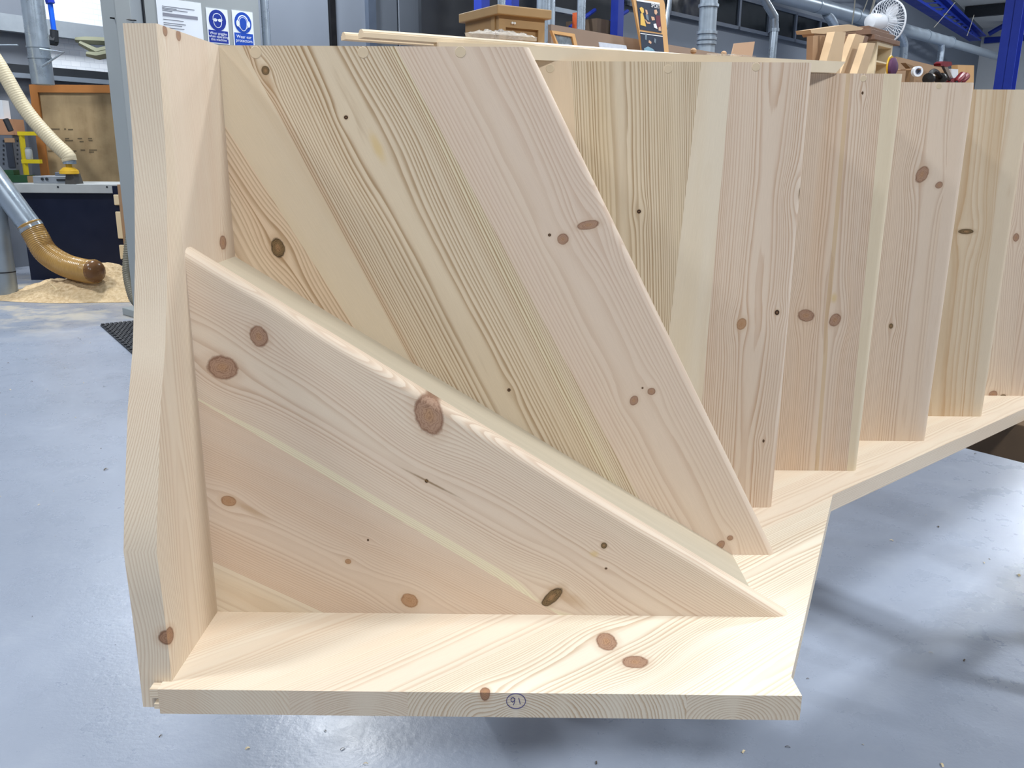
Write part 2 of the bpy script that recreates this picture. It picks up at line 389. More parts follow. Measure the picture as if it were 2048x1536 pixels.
TSP = {3: dict(j=[((1768,148),(1695,930))], s=[
          dict(mat=dict(base=srgb(228,212,184), late=srgb(200,172,134), freq=200, c0=.2, contrast=.3, seed=31.)),
          dict(mat=dict(base=PINK, base2=srgb(222,190,158), late=LATEP, freq=330, c0=.04, wobc=.0035, contrast=.6, seed=33., pith_px=(1672,420), bands_px=[(1683,330,.0045,srgb(206,176,134),.6)]),
               knots=[(1612,631,16,12,-10,'red'), (1670,640,10,14,-30,'red'), (1725,186,2,3,0,'tiny'), (1668,596,8,12,0,'resin')])],
          l='tread with two round knots side by side at mid-height'),
       4: dict(j=[((1912,167),(1830,880))], s=[
          dict(mat=dict(base=PINK, late=srgb(196,164,130), freq=180, c0=.2, contrast=.3, seed=41.)),
          dict(mat=dict(base=PINK, base2=srgb(222,196,168), late=LATEP, freq=300, c0=.05, wobc=.004, contrast=.55, seed=44., pith_px=(1845,500)),
               knots=[(1844,349,11,18,-25,'red'), (1878,370,8,6,25,'red'), (1782,652,4,5,0,'dark')])],
          l='tread with a large dark knot in its upper half'),
       5: dict(j=[((2015,181),(1945,833))], s=[
          dict(mat=dict(base=srgb(222,204,178), late=srgb(190,152,112), freq=150, c0=.1, contrast=.5, seed=51.)),
          dict(mat=dict(base=srgb(222,202,174), base2=srgb(200,172,136), late=srgb(186,144,100), freq=120, c0=.09, contrast=.6, seed=55., mixb=.9),
               knots=[(1932,463,15,5,0,'dark')])],
          l='tread with brown streaks and a slit-like knot'),
       6: dict(j=[((2075,190),(2020,800))], s=[
          dict(mat=dict(base=PINK, late=LATEP, freq=260, c0=.05, contrast=.5, seed=61.)),
          dict(mat=dict(base=PINK, base2=CREAM, late=LATEP, freq=240, c0=.06, contrast=.5, seed=66.),
               knots=[(2032,475,6,8,0,'red'), (1986,789,9,7,20,'red'), (2006,793,6,4,0,'dark')])],
          l='tread cut off by the right edge of the picture'),
       7: dict(j=[], s=[dict(mat=dict(base=PINK, late=LATEP, freq=240, c0=.06, contrast=.5, seed=71.))], l='tread hidden behind the others')}
for k in range(8, 12): TSP[k] = dict(j=[], s=[dict(mat=dict(base=PINK, late=LATEP, freq=240, c0=.06, contrast=.5, seed=71.+k))], l='tread of the straight flight beyond the right edge of the picture')
for k, sp in TSP.items():
    x = x2+GO*(k-2); xb = x-GO-.045
    poly = [Vector((xb, Z0)), Vector((x, Z0)), Vector((x, Z1)), Vector((xb, Z1))]
    tread(k, poly, (Vector((x, 1)), Vector((1, 0))), sp['j'], sp['s'], sp['l'])
# risers: thin boards under each nosing, between one tread and the next
m_riser, N, B = newmat('riser_ply')
co = N.coord(); x_, y_, z_ = N.sep(co)
f1 = N.noise(N.vec(N.mul(x_, 6.), N.mul(y_, 60.), N.mul(z_, 60.)), 1, 4, .6)
N.put(B.inputs['Base Color'], N.mix(f1, srgb(184,172,150), srgb(206,194,172))); B.inputs['Roughness'].default_value = .6
def riser(k, a, b):
    """a (upper end), b (lower end): 2-D points of the visible face line on tread k+1"""
    d = (b-a); L = d.length; d.normalize()
    y0, y1 = k*RISE+TH-.008, (k+1)*RISE
    ux = Vector((d.x, 0, d.y)); uy = Vector((0, 1, 0)); uz = ux.cross(uy)
    if uz.x < 0: sgn = 1
    else: sgn = -1
    m = Matrix((ux, uy, uz)).transposed().to_4x4(); m.translation = Vector((a.x, y0, a.y))
    return MB().box((0, 0, min(0, sgn*.012)), (L, y1-y0, max(0, sgn*.012))).build('riser', m_riser, stair, m)
riser(0, Vector((-.012, 1.149)), Vector((.812, .640)))
n1 = Vector((.42, Z1)); riser(1, n1, Vector((.845, Z0)))
for k in range(2, 11): riser(k, Vector((x2+GO*(k-2)-.022, Z1)), Vector((x2+GO*(k-2)-.022, Z0)))
# dowel plugs in the top ends of the treads
m_plug = plain('plug_wood', srgb(216,196,166), .5, var=.08, scale=90)
for k, px, py, r in ((1,511,105,.0085), (1,726,105,.008), (1,921,104,.008), (2,1100,137,.007), (2,1336,138,.007), (2,1512,134,.007), (3,1727,157,.006), (4,1878,172,.006)):
    c_ = onax(px, py, 1, k*RISE)
    MB().lathe([(r, 0), (r, .0002), (r*.93, .0006), (0, .0006)], 20, T(c_+Vector((0, .0001, 0)), rx=math.pi/2)).build('plug', m_plug, stair)
# bottom string: glued-up staves running along the pitch of the flight
fl = Vector((.2359, .2)).normalized(); fn = Vector((-fl.y, fl.x))
E0 = Vector((1.056, .465)); LEN = 2.75
kn_ = Vector((.636, .45))
outl = [Vector((-.0115, -.188)), Vector((.790, -.188)), Vector((.789, -.147)), E0, E0+fl*LEN, E0+fl*LEN+fn*.26, E0+fn*.26+fl*(kn_-E0).dot(fl), Vector((-.0115, .45))]
tri = bpy.data.objects
sframe = (Vector((0, 0, ZB)), Vector((1,0,0)), Vector((0,1,0)), Vector((0,0,1)))
SP = lambda px, py: onax(px, py, 2, ZB)
def clip_concave(poly, p0, p1):
    """band of a concave polygon between two parallel lines (direction fl): bmesh bisect, returns list of polygons"""
    bm = bmesh.new(); vs = [bm.verts.new((q.x, q.y, 0)) for q in poly]; bm.faces.new(vs)
    for p, n in ((p0, fn), (p1, -fn)):
        if p is None: continue
        bmesh.ops.bisect_plane(bm, geom=bm.verts[:]+bm.edges[:]+bm.faces[:], plane_co=(p.x, p.y, 0), plane_no=(n.x, n.y, 0), clear_outer=True)
    out = [[Vector((l.vert.co.x, l.vert.co.y)) for l in f.loops] for f in bm.faces]
    bm.free(); return out
string_b = empty('string', (.5, 0, ZB-.035), stair); string_b['label'] = 'wide bottom string board into which the treads are housed'
JL = [Vector((1.75, -.188)), Vector((.648, -.188)), Vector((.300, -.188)), Vector((.152, -.188)), Vector((-.16, -.188)), Vector((-.9, -.188))]
smat = [dict(base=srgb(235,223,203), base2=srgb(232,212,188), late=LATE, freq=300, c0=.04, wobc=.005, contrast=.45, seed=81.),
        dict(base=srgb(236,225,206), base2=srgb(233,216,192), late=srgb(178,140,100), freq=300, c0=.045, wobc=.005, contrast=.55, seed=83., pith_px=(1215,1290)),
        dict(base=srgb(234,220,200), base2=srgb(228,204,182), late=srgb(190,152,116), freq=330, c0=.07, contrast=.4, seed=85.),
        dict(base=srgb(236,223,203), base2=srgb(226,200,172), late=srgb(196,158,120), freq=360, c0=.06, contrast=.36, seed=87.),
        dict(base=srgb(234,218,196), base2=srgb(222,194,164), late=LATE, freq=330, c0=.06, contrast=.4, seed=89.)]
skn = [[(1588,1059,23,10,-33,'red')], [(1213,1283,20,17,0,'red'), (1270,1324,25,12,5,'red'), (970,1384,10,9,0,'edge')], [], [], []]
for i in range(5):
    for pc in clip_concave(outl, JL[i+1] if i < 4 else None, JL[i] if i > 0 else None):
        if len(pc) >= 3:
            stave('stave', pc, None, sframe, .035, fl, smat[i], skn[i], string_b, SP)
# tongue at the near left corner where the two strings are joined
m_edge = pine('pine_tongue', CREAM, LATE, freq=300, c0=.02, contrast=.5, seed=91.)
MB().box((-.022, -.1875, ZB-.013), (-.0118, -.1735, ZB-.0005)).build('tongue', m_edge, string_b)
MB().box((-.020, -.184, ZB-.031), (-.0118, -.1735, ZB-.024)).build('tongue', m_edge, string_b)
# left string: inner face x = 0, curved front edge
PROF = [(-.190+.018, .613), (-.171, .688), (-.172, .767), (-.174, .830), (-.161, .875), (-.147, .916), (-.121, .995), (-.090, 1.063), (-.072, 1.118), (-.056, 1.171),
        (-.042, 1.233), (-.034, 1.268), (-.028, 1.315), (-.025, 1.36), (-.022, Z1)]
lp = [Vector((-y, z)) for y, z in PROF]
lpoly = lp + [Vector((-.46, Z1)), Vector((-.46, .613))]
LF = (Vector((0,0,0)), Vector((0,-1,0)), Vector((0,0,1)), Vector((1,0,0)))
LPX = lambda px, py: onax(px, py, 0, 0.)
string_l = empty('string', (-.02, 0, ZB-.035), stair); string_l['label'] = 'upright left string board with curved front edge'
# split in two staves (front, rear) by a vertical glue line
def vclip(poly, u, keep):
    bm = bmesh.new(); bm.faces.new([bm.verts.new((q.x, q.y, 0)) for q in poly])
    bmesh.ops.bisect_plane(bm, geom=bm.verts[:]+bm.edges[:]+bm.faces[:], plane_co=(u, 0, 0), plane_no=(keep, 0, 0), clear_outer=True)
    o_ = [[Vector((l.vert.co.x, l.vert.co.y)) for l in f.loops] for f in bm.faces]; bm.free(); return o_
for keep, lm, kn in ((-1, dict(base=srgb(228,212,190), base2=srgb(220,196,172), late=srgb(186,152,120), freq=380, c0=.09, contrast=.42, seed=95.), [(338,1272,9,17,0,'edge')]),
                     (1, dict(base=srgb(230,214,194), base2=srgb(224,200,178), late=srgb(196,160,126), freq=300, c0=.05, wobc=.004, contrast=.4, seed=97.),
                      [(330,62,4.5,11,5,'red'), (357,71,4.5,11,8,'red'), (446,485,6.5,14,5,'red')])):
    for pc in vclip(lpoly, .004, keep):
        stave('stave', pc, None, LF, .040, (0, 1), lm, kn, string_l, LPX)
# the knot on the front edge of the left string, and hand-written number on the end of the bottom string
m_knot = plain('knot_wood', srgb(140,98,66), .6, var=.3, scale=120)
# inked mark: circled figures on the end grain
m_ink = plain('blue_ink', srgb(64,62,120), .6, var=.05)
def stroke(pts, r=.0006):
    q = [onax(px, py, 1, -.1885) for px, py in pts]
    return q
ink = MB()
el = [(1032+19*math.cos(t), 1402+15*math.sin(t)*1) for t in [2*math.pi*i/28 for i in range(29)]]
ink.tube(stroke(el), .00045, 5)
ink.tube(stroke([(1030,1398),(1026,1394.5),(1022,1397),(1022,1402),(1026,1404),(1029.5,1400),(1030,1397),(1029,1405),(1026.5,1410)]), .00045, 5)
ink.tube(stroke([(1037.5,1396),(1040.5,1408)]), .00045, 5)
ink.build('pencilled_number', m_ink, string_b)['label'] = 'circled number 16 written upside down in blue ink'

# ------------------------------------------------------------------ room shell
D_ = Vector((.661, .75, 0)).normalized(); N_ = Vector((D_.y, -D_.x, 0))     # building axes (run of the back wall, its normal towards us)
RZ = math.atan2(D_.y, D_.x)
m_floor, N, B = newmat('painted_concrete')
co = N.coord(); 
f1 = N.noise(co, .9, 5, .6); f2 = N.noise(co, 7., 5, .65); f3 = N.noise(co, 60., 3, .6)
col = N.mix(N.sm(f1, .3, .7), srgb(132,140,155), srgb(142,150,165))
col = N.mix(N.sm(f2, .52, .75, 0., .3), col, srgb(152,159,171))
col = N.mix(N.sm(f2, .22, .4, .3, 0.), col, srgb(114,121,134))
x_, y_, z_ = N.sep(co)
dx = N.add(x_, 3.6); dy = N.sub(y_, 6.6)
dd = N.math('SQRT', N.add(N.mul(dx, dx), N.mul(N.mul(dy, dy), 1.3)))
dust = N.mul(N.sm(dd, .6, 2.6, 1., 0.), N.sm(N.noise(co, 2.2, 6, .7), .42, .62))
col = N.mix(N.mul(dust, .8), col, srgb(186,174,150))
N.put(B.inputs['Base Color'], col)
N.put(B.inputs['Roughness'], N.add(N.sm(f2, .2, .8, .24, .34), N.mul(dust, .4)))
N.put(B.inputs['Normal'], N.bump(N.add(N.noise(co, 30., 5, .65), N.mul(f3, .25)), .24, .003))
B.inputs['Specular IOR Level'].default_value = .42
fl_o = MB().box((-12, -9, -.1), (14, 20, 0)).build('floor', m_floor); tag(fl_o, 'blue-grey painted concrete workshop floor', None, None, 'structure')

# ------------------------------------------------------------------ shell: roof, walls
Q = Vector((.63, 3.45, 0))
BF = T(Q, RZ); BFI = BF.inverted()          # building frame: x runs along the back wall, y away from us
def LQ(px, py, s):                           # photo pixel -> building-frame point in the upright plane at offset s (towards us)
    return BFI @ onpl(px, py, Q+N_*s, N_)
def at(px, py, Y): return onax(px, py, 1, Y)
def flr(px, py): return onax(px, py, 2, 0)
GALV = plain('galvanised_steel', srgb(166,178,190), .30, .6, .14, 9)
GALVD = plain('galvanised_duct', srgb(150,162,174), .36, .45, .18, 6)
STEELB = plain('blue_steel_paint', srgb(22,48,150), .45, 0, .12, 6)
DARK = plain('dark_steel', srgb(36,40,46), .55, 0, .25, 5)
m_wall = plain('grey_cladding', srgb(122,130,142), .65, 0, .1, 1.5)
m_wallw, N, B = newmat('whitewashed_brick')
co = N.coord(); bq = N.sep(co); bt = N.n.new('ShaderNodeTexBrick'); N.l.new(N.vec(bq[0], bq[2], 0.), bt.inputs['Vector']); bt.inputs['Scale'].default_value = 4.2
bt.inputs['Color1'].default_value = srgb(232,236,242); bt.inputs['Color2'].default_value = srgb(222,228,236); bt.inputs['Mortar'].default_value = srgb(206,212,222); bt.inputs['Mortar Size'].default_value = .012
N.put(B.inputs['Base Color'], bt.outputs['Color']); B.inputs['Roughness'].default_value = .6
m_roof = plain('roof_lining', srgb(226,226,222), .7, 0, .08, 1.2)
SWALL, TEND = -4.0, 22.2
def st(o, label): return tag(o, label, None, None, 'structure')
# outer shell (building frame): long walls, end walls, pitched roof that falls towards the far end
T0_, S0_, S1_ = -11., -13., 12.
ZE, ZR = 4.35, 7.2
TR = 2.0
st(MB().box((TEND, -S1_, 0), (TEND+.2, -S0_, ZE+.4)).build('wall_right', plain('pale_cladding', srgb(206,210,214), .65, 0, .08, 1.5), None, BF), 'pale clad wall at the far right end')
st(MB().box((T0_-.2, -S1_, 0), (T0_, -S0_, ZR+.2)).build('wall_front', m_wall, None, BF), 'grey clad wall behind the camera')
st(MB().box((T0_, -S1_-.2, 0), (TEND, -S1_, ZR+.2)).build('wall_near', m_wall, None, BF), 'grey clad long wall to the right of the camera')
st(MB().box((T0_, -S0_, 0), (TEND, -S0_+.2, ZR+.2)).build('wall_outer', m_wall, None, BF), 'grey clad long wall behind the partition')
rf = MB(); rf.prism([(TEND+.3, ZE), (TEND+.3, ZE+.15), (TR, ZR+.15), (T0_-.3, ZR+.15), (T0_-.3, ZR), (TR, ZR)], -S1_-.3, -S0_+.3, Matrix(((1,0,0,0),(0,0,1,0),(0,1,0,0),(0,0,0,1))))
st(rf.build('ceiling', m_roof, None, BF), 'pale lined pitched roof')
# dark purlins across the roof
zr = lambda t: ZE+(TEND+.3-t)/(TEND+.3-TR)*(ZR-ZE)
for i, t in enumerate((20.2, 17.2, 14.2, 11.2)):
    st(MB().box((t-.08, -S1_+.1, zr(t)-.24), (t+.08, 3.9, zr(t)-.01)).build('trim_%d' % (i+1), DARK, None, BF), 'dark steel purlin under the roof')
# back partition with clad panels and a dark window strip
wb = st(MB().box((.75, 4.0, 0), (TEND-.01, 4.15, 5.0)).build('wall_back', m_wall, None, BF), 'grey clad back wall')
for k, t in enumerate((.80, 1.62, 2.44, 3.26, 4.08, 4.9)):
    MB().box((t, 3.985, .0), (t+.80, 4.0, 3.4), ch=.006).build('panel', m_wall, wb, BF)
MB().box((1.60, 3.955, 0), (1.66, 3.99, 4.0)).build('downpipe', plain('black_plastic', srgb(18,18,20), .45, 0, .2), wb, BF)
MB().box((2.02, 3.93, 0), (2.11, 3.985, 4.0)).build('post', plain('slate_paint', srgb(82,92,108), .5), wb, BF)
w1 = st(MB().box((6.2, 3.93, 3.12), (14.0, 3.99, 3.50)).build('window_1', plain('dark_glass', srgb(20,26,32), .12, 0, .3, 2, .6), None, BF), 'dark window strip high on the back wall')
for k in range(9):
    t = 6.2+k*.975
    MB().box((t-.03, 3.90, 3.08), (t+.03, 3.935, 3.54)).build('mullion', plain('slate_paint', (0,0,0)), w1, BF)
for z in (3.08, 3.50): MB().box((6.17, 3.90, z), (14.03, 3.935, z+.05)).build('window_frame', plain('slate_paint', (0,0,0)), w1, BF)
# left wall behind the bench: grey with a whitewashed brick part, a rail and a sill
WL0 = Vector((-4.6, 9.55, 0)); azL = math.radians(30); DL = Vector((math.sin(azL), math.cos(azL), 0)); NL = Vector((DL.y, -DL.x, 0))
WF = T(WL0, math.atan2(DL.y, DL.x)); WFI = WF.inverted()
def LW(px, py, s=0.): return WFI @ onpl(px, py, WL0+NL*s, NL)
wl = st(MB().box((-6, 0, 0), (4.5, .15, 5.4)).build('wall_left', plain('grey_blockwork', srgb(112,118,128), .7, 0, .12, 2.), None, WF), 'grey wall behind the bench on the left')
a0, a1 = LW(87,150), LW(300,0)
MB().box((a0.x, -.02, LW(88,147).z), (a1.x+.4, .0, 4.2)).build('brickwork', m_wallw, wl, WF)['label'] = 'whitewashed brick part of the wall'
z_ = LW(150,66).z; MB().box((-5, -.14, z_-.08), (4, -.03, z_+.09)).build('rail', plain('rail_grey', srgb(142,150,158), .5), wl, WF)
z_ = LW(150,156).z; MB().box((-5, -.10, z_-.05), (4, -.02, z_+.0)).build('sill', plain('sill_grey', srgb(120,130,142), .5), wl, WF)
MB().box((-5, -.06, z_+.0), (4, -.021, z_+.09)).build('seal', DARK, wl, WF)

# ------------------------------------------------------------------ steelwork, ducts, racking on the right
# castellated rafter in the upright plane s = -3
SR = -3.0
raf = empty('castellated_rafter', BF @ LQ(1960,70,SR)); tag(raf, 'blue castellated steel rafter with oval holes under the roof', 'beam')
def slabq(mb, pts, w):                       # pts: building-frame points in a plane of constant y, slab thickness w
    n = len(pts); mb.add([Vector((p.x, p.y-w/2, p.z)) for p in pts]+[Vector((p.x, p.y+w/2, p.z)) for p in pts],
                         [tuple(range(n)), tuple(range(n, 2*n))[::-1]]+[(i, (i+1) % n, n+(i+1) % n, n+i) for i in range(n)]); return mb
ru0, ru1 = Vector((1872,-15)), Vector((1962,72)); rl0, rl1 = Vector((1795,-15)), Vector((1950,82))
def rl(u, v): a = ru0.lerp(ru1, u); b = rl0.lerp(rl1, u); p = a.lerp(b, v); return LQ(p.x, p.y, SR)
for nm, v0, v1, wd in (('flange', 0, .14, .22), ('flange', .86, 1, .22), ('web', .14, .30, .02), ('web', .72, .86, .02)):
    slabq(MB(), [rl(-.35, v0), rl(1, v0), rl(1, v1), rl(-.35, v1)], wd).build(nm, STEELB, raf, BF)
for u in (-.3, -.18, -.06, .04, .135, .23, .325, .42, .50, .58, .655, .73, .80, .87, .93):
    wd = .012 if u not in (.42, .93) else .035
    slabq(MB(), [rl(u-wd*1.6, .30), rl(u+wd*1.6, .30), rl(u+wd*.7, .5), rl(u+wd*1.6, .73), rl(u-wd*1.6, .73), rl(u-wd*.7, .5)], .02).build('web_strip', STEELB, raf, BF)
# blue column
SC = -1.0
cl0, cl1 = LQ(2008,178,SC), LQ(2050,100,SC)
col = empty('steel_column', BF @ Vector((cl0.x, -SC, 0))); tag(col, 'tall blue steel column at the right edge', 'column')
cw = .26
MB().box((cl0.x, -SC-.1, 0), (cl0.x+.012, -SC+.16, 6.2)).build('flange', STEELB, col, BF)
MB().box((cl0.x+cw, -SC-.1, 0), (cl0.x+cw+.012, -SC+.16, 6.2)).build('flange', STEELB, col, BF)
MB().box((cl0.x, -SC+.02, 0), (cl0.x+cw, -SC+.032, 6.2)).build('web', STEELB, col, BF)
MB().tube([Vector((cl0.x+.15, -SC-.02, 0)), Vector((cl0.x+.15, -SC-.02, 6))], .018, 8).build('conduit', GALV, col, BF, True)
MB().box((cl0.x-.05, -SC-.15, 0), (cl0.x+cw+.06, -SC+.2, .02)).build('base_plate', STEELB, col, BF)
# blue tie rails on the far end wall
zt = (BFI @ onpl(1990,79,Q+D_*(TEND-.15),D_)).z
tie = MB().box((TEND-.12, -6, zt-.07), (TEND-.02, 3.9, zt+.07)).build('wall_tie', STEELB, None, BF, center=True); tag(tie, 'blue steel tie running along the far right wall', 'beam')
a_, b_ = BFI @ onpl(1978,68,Q+D_*(TEND-.5),D_), BFI @ onpl(2030,38,Q+D_*(TEND-.5),D_)
br = MB().tube([a_, b_+(b_-a_)*.6], .06, 6).build('roof_brace', STEELB, None, BF, center=True); tag(br, 'dark blue diagonal brace below the roof by the column', 'beam')
# main duct with drops
SD = -2.5
dz = LQ(1700,35,SD).z
duct = empty('main_duct', BF @ Vector((9, -SD, dz-.12))); tag(duct, 'long galvanised extraction duct running below the roof', 'duct')
MB().tube([(5.5, -SD, dz), (14.6, -SD, dz+.08)], .095, 20).build('pipe', GALVD, duct, BF, True)
MB().tube([(14.6, -SD, dz+.08), (18.4, -SD, dz+.1)], .075, 20).build('pipe', GALVD, duct, BF, True)
for t in (7.3, 8.6, 10.0, 11.6, 13.2, 14.6):
    MB().tube([(t-.02, -SD, dz+.01*(t-5.5)), (t+.02, -SD, dz+.01*(t-5.5))], .103, 20).build('joint_ring', GALVD, duct, BF, True)
def drop(px0, py0, px1, py1, px2, py2, r, s=SD):
    p0, p1, p2 = LQ(px0,py0,s), LQ(px1,py1,s), LQ(px2,py2,s)
    bz = [p0]
    for i in range(1, 8):
        u = i/8; bz.append(p0.lerp(p1, u).lerp(p1.lerp(p2, .35), u))
    bz += [p1.lerp(p2, .4), p2, Vector((p2.x, p2.y, p2.z-.5))]
    o = MB().tube(bz, r, 16).build('drop_pipe', GALV, duct, BF, True); return o
drop(1798,62,1810,78,1806,122,.062); drop(1882,82,1884,92,1879,126,.056)
drop(1652,26,1666,38,1670,75,.066)
# separate elbow pipe and ringed stack
p = [LQ(1515,-25,-1.6), LQ(1536,12,-1.6), LQ(1548,32,-1.6), LQ(1549,60,-1.6), LQ(1543,122,-1.6)]; p.append(Vector((p[-1].x, p[-1].y, 1.0)))
e_ = empty('elbow_pipe', BF @ Vector((p[-1].x, p[-1].y, 1.0))); tag(e_, 'thin galvanised pipe with an elbow between cardboard and wooden rack', 'pipe')
MB().tube(p[:4], .045, 16).build('elbow', GALV, e_, BF, True); MB().tube(p[3:], .042, 16).build('pipe', GALV, e_, BF, True)
MB().tube([p[3]+Vector((0,0,.015)), p[3]-Vector((0,0,.015))], .05, 16).build('joint_ring', GALV, e_, BF, True)
p0, p1 = LQ(1418,0,-.7), LQ(1410,95,-.7)
p1 = Vector((p0.x, p0.y, p1.z))
sk = empty('ringed_stack', BF @ Vector((p0.x, p0.y, 1.0))); tag(sk, 'wide grey vertical pipe with ring joints rising behind the brown board', 'pipe')
MB().tube([Vector((p0.x, p0.y, 1.0)), Vector((p0.x, p0.y, 4.0))], .066, 24).build('pipe', GALVD, sk, BF, True)
for py in (11, 66, 78, 87):
    z_ = LQ(1415,py,-.7).z; MB().tube([(p0.x, p0.y, z_-.010), (p0.x, p0.y, z_+.010)], .077, 24).build('joint_ring', GALV, sk, BF, True)
# racking in the dark between the chest and the poster
rk = empty('pallet_rack', BF @ Vector((2.2, 3.2, 0))); tag(rk, 'blue and orange pallet racking in the dark behind the shelf', 'rack')
SK = -2.6
rt0, rt1 = LQ(955,10,SK).x, LQ(1300,10,SK).x
MB().box((rt0, 3.3, 0), (LQ(1350,10,SK).x, 3.34, 4.6)).build('dark_backdrop', DARK, rk, BF)  # dark sheet added to stand in for the unlit void behind the racking
for px in (958, 1018, 1232):
    t = LQ(px,5,SK).x; MB().box((t, -SK-.03, 0), (t+.10, -SK+.06, 4.4)).build('upright', STEELB, rk, BF)
for px0, py0, px1, py1 in ((1185,66,1255,22), (1190,20,1140,55)):
    MB().tube([LQ(px0,py0,SK-.2), LQ(px1,py1,SK-.2)], .02, 6).build('brace', STEELB, rk, BF)
z_ = LQ(1140,55,SK).z; t = LQ(1138,40,SK).x
MB().box((t, -SK-.1, z_-.5), (t+.07, -SK-.04, LQ(1140,27,SK).z)).build('orange_post', plain('orange_paint', srgb(190,84,40), .5), rk, BF)
MB().box((LQ(1105,24,SK).x, -SK, LQ(1150,30,SK).z), (LQ(1170,34,SK).x, -SK+.05, LQ(1150,30,SK).z+.04)).build('beam', GALVD, rk, BF)
MB().box((LQ(1210,60,SK).x, -SK+.1, 1.4), (LQ(1262,40,SK).x, -SK+.5, LQ(1240,40,SK).z)).build('stored_panel', plain('brown_board', srgb(96,80,66), .7), rk, BF)
for px, r, nm, lab in ((1163,.036,'vertical_pipe','shiny galvanised pipe standing left of the poster board'), (1092,.075,'vertical_pipe','wide bright vertical pipe above the right end of the wooden chest'), (1003,.03,'vertical_pipe','thin vertical pipe above the corner of the wooden chest')):
    q = LQ(px,10,-1.9); o = MB().tube([(q.x, 1.9, 1.0), (q.x, 1.9, 4.2)], r, 16).build(nm, GALV, None, BF, True, True); tag(o, lab, 'pipe')
o = MB().tube([BFI @ onpl(1340,-5,Q+N_*-1.5,N_), BFI @ onpl(1327,92,Q+N_*-1.5,N_)], .02, 10).build('slanted_pole', GALV, None, BF, True, True); tag(o, 'thin slanted grey pole just right of the poster board', 'pole')

# ------------------------------------------------------------------ long cupboard whose top carries the clutter
CT = 1.58
cup = empty('low_cupboard', BF @ Vector((3, -.2, 0))); tag(cup, 'long brown cupboard run behind the staircase, its top full of clutter', 'cupboard')
m_mdf = plain('brown_mdf', srgb(138,120,106), .6, 0, .07, 8); m_mdf2 = plain('raw_mdf', srgb(170,138,106), .6, 0, .08, 8)
MB().box((-1.0, -.62, .08), (8.4, .04, CT-.03)).build('carcass', m_mdf, cup, BF)
MB().box((-1.02, -.65, CT-.03), (8.42, .05, CT)).build('worktop', m_mdf2, cup, BF)
for k in range(12): MB().box((-.98+k*.78, -.64, .10), (-.98+k*.78+.76, -.62, CT-.05)).build('door', m_mdf, cup, BF)
zb = LQ(1100,50,0).z
MB().box((LQ(1096,50,0).x, -.02, CT), (LQ(1462,100,0).x, 0., zb)).build('back_board', m_mdf, None, BF, center=True)
tag(bpy.data.objects['back_board'], 'long brown board on edge behind the chest and the poster board', 'board')
zb2 = LQ(1850,128,0).z
MB().box((LQ(1788,119,0).x, -.02, CT), (LQ(1912,137,0).x, 0., zb2)).build('back_board', m_mdf2, None, BF, center=True)
tag(bpy.data.objects['back_board.001'], 'tan board on edge behind the tape roll and red clamps', 'board')
# wooden chest
m_chest = plain('old_pine_varnish', srgb(164,132,88), .5, 0, .16, 7); m_chestd = plain('old_pine_panel', srgb(148,116,74), .5, 0, .18, 7)
P = at(995, 8, 2.75); e1 = Vector((math.sin(math.radians(57)), math.cos(math.radians(57)), 0))
CF = T((P.x, P.y, 0), math.atan2(e1.y, e1.x)); CFI = CF.inverted(); zt = P.z
L1 = (CFI @ onpl(1104,19,P,Vector((-e1.y, e1.x, 0)))).x
L2 = (CFI @ onpl(917,28,P,e1)).y
ch = empty('wooden_chest', CF @ Vector((L1/2, L2/2, CT))); tag(ch, 'old varnished wooden chest with thick lid and panelled front', 'chest')
lt_ = .038; in_ = .022
MB().box((0, 0, zt-lt_), (L1, L2, zt), ch=.004).build('lid', m_chest, ch, CF)
MB().box((in_, in_+.012, CT), (L1-in_, L2-in_, zt-lt_)).build('body', m_chestd, ch, CF)
for x0, x1, z0, z1 in ((in_, in_+.033, CT, zt-lt_), (L1-in_-.033, L1-in_, CT, zt-lt_), (in_+.033, L1-in_-.033, zt-lt_-.045, zt-lt_)):
    MB().box((x0, in_, z0), (x1, in_+.014, z1)).build('frame_rail', m_chest, ch, CF)
MB().box((in_-.004, in_+.03, CT), (in_, in_+.06, zt-lt_)).build('corner_post', m_chest, ch, CF)
for dx in (.085, .097): MB().lathe([(.005,0),(.005,.006),(0,.008)], 10, T((dx, in_, zt-.065), rx=math.pi/2)).build('peg', plain('white_paint', srgb(232,232,228), .4), ch, CF, None, True)
# framed photograph
def plate(name, px, s, th, mat, parent=None, smooth=False):
    q = [LQ(*p, s) for p in px]; return slabq(MB(), q, th).build(name, mat, parent, BF)
m_lp = plain('light_oak', srgb(206,164,112), .5, 0, .1, 14)
fr = empty('framed_photo', BF @ LQ(1128,90,.15)); tag(fr, 'small framed black-and-white photograph leaning behind the chest', 'picture')
q0, q1, q2, q3 = (1101,61), (1147,68), (1160,122), (1123,122)
o_ = [Vector(v) for v in (q0, q1, q2, q3)]; i_ = [Vector(v) for v in ((1105.5,67.5), (1142,73.5), (1152,116), (1126,114))]
for k in range(4):
    k2 = (k+1) % 4; plate('frame_side', [o_[k], o_[k2], i_[k2], i_[k]], .15, .015, m_lp, fr)
plate('print', [tuple(v) for v in i_], .146, .004, plain('grey_photo', srgb(128,142,154), .3, 0, .7, 38), fr)
o = plate('paper_sheet', [(1197,84), (1252,91), (1260,128), (1205,128)], .22, .003, plain('blue_white_print', srgb(196,206,222), .5, 0, .14, 60)); tag(o, 'pale printed paper sheet propped between photo and poster board', 'paper')
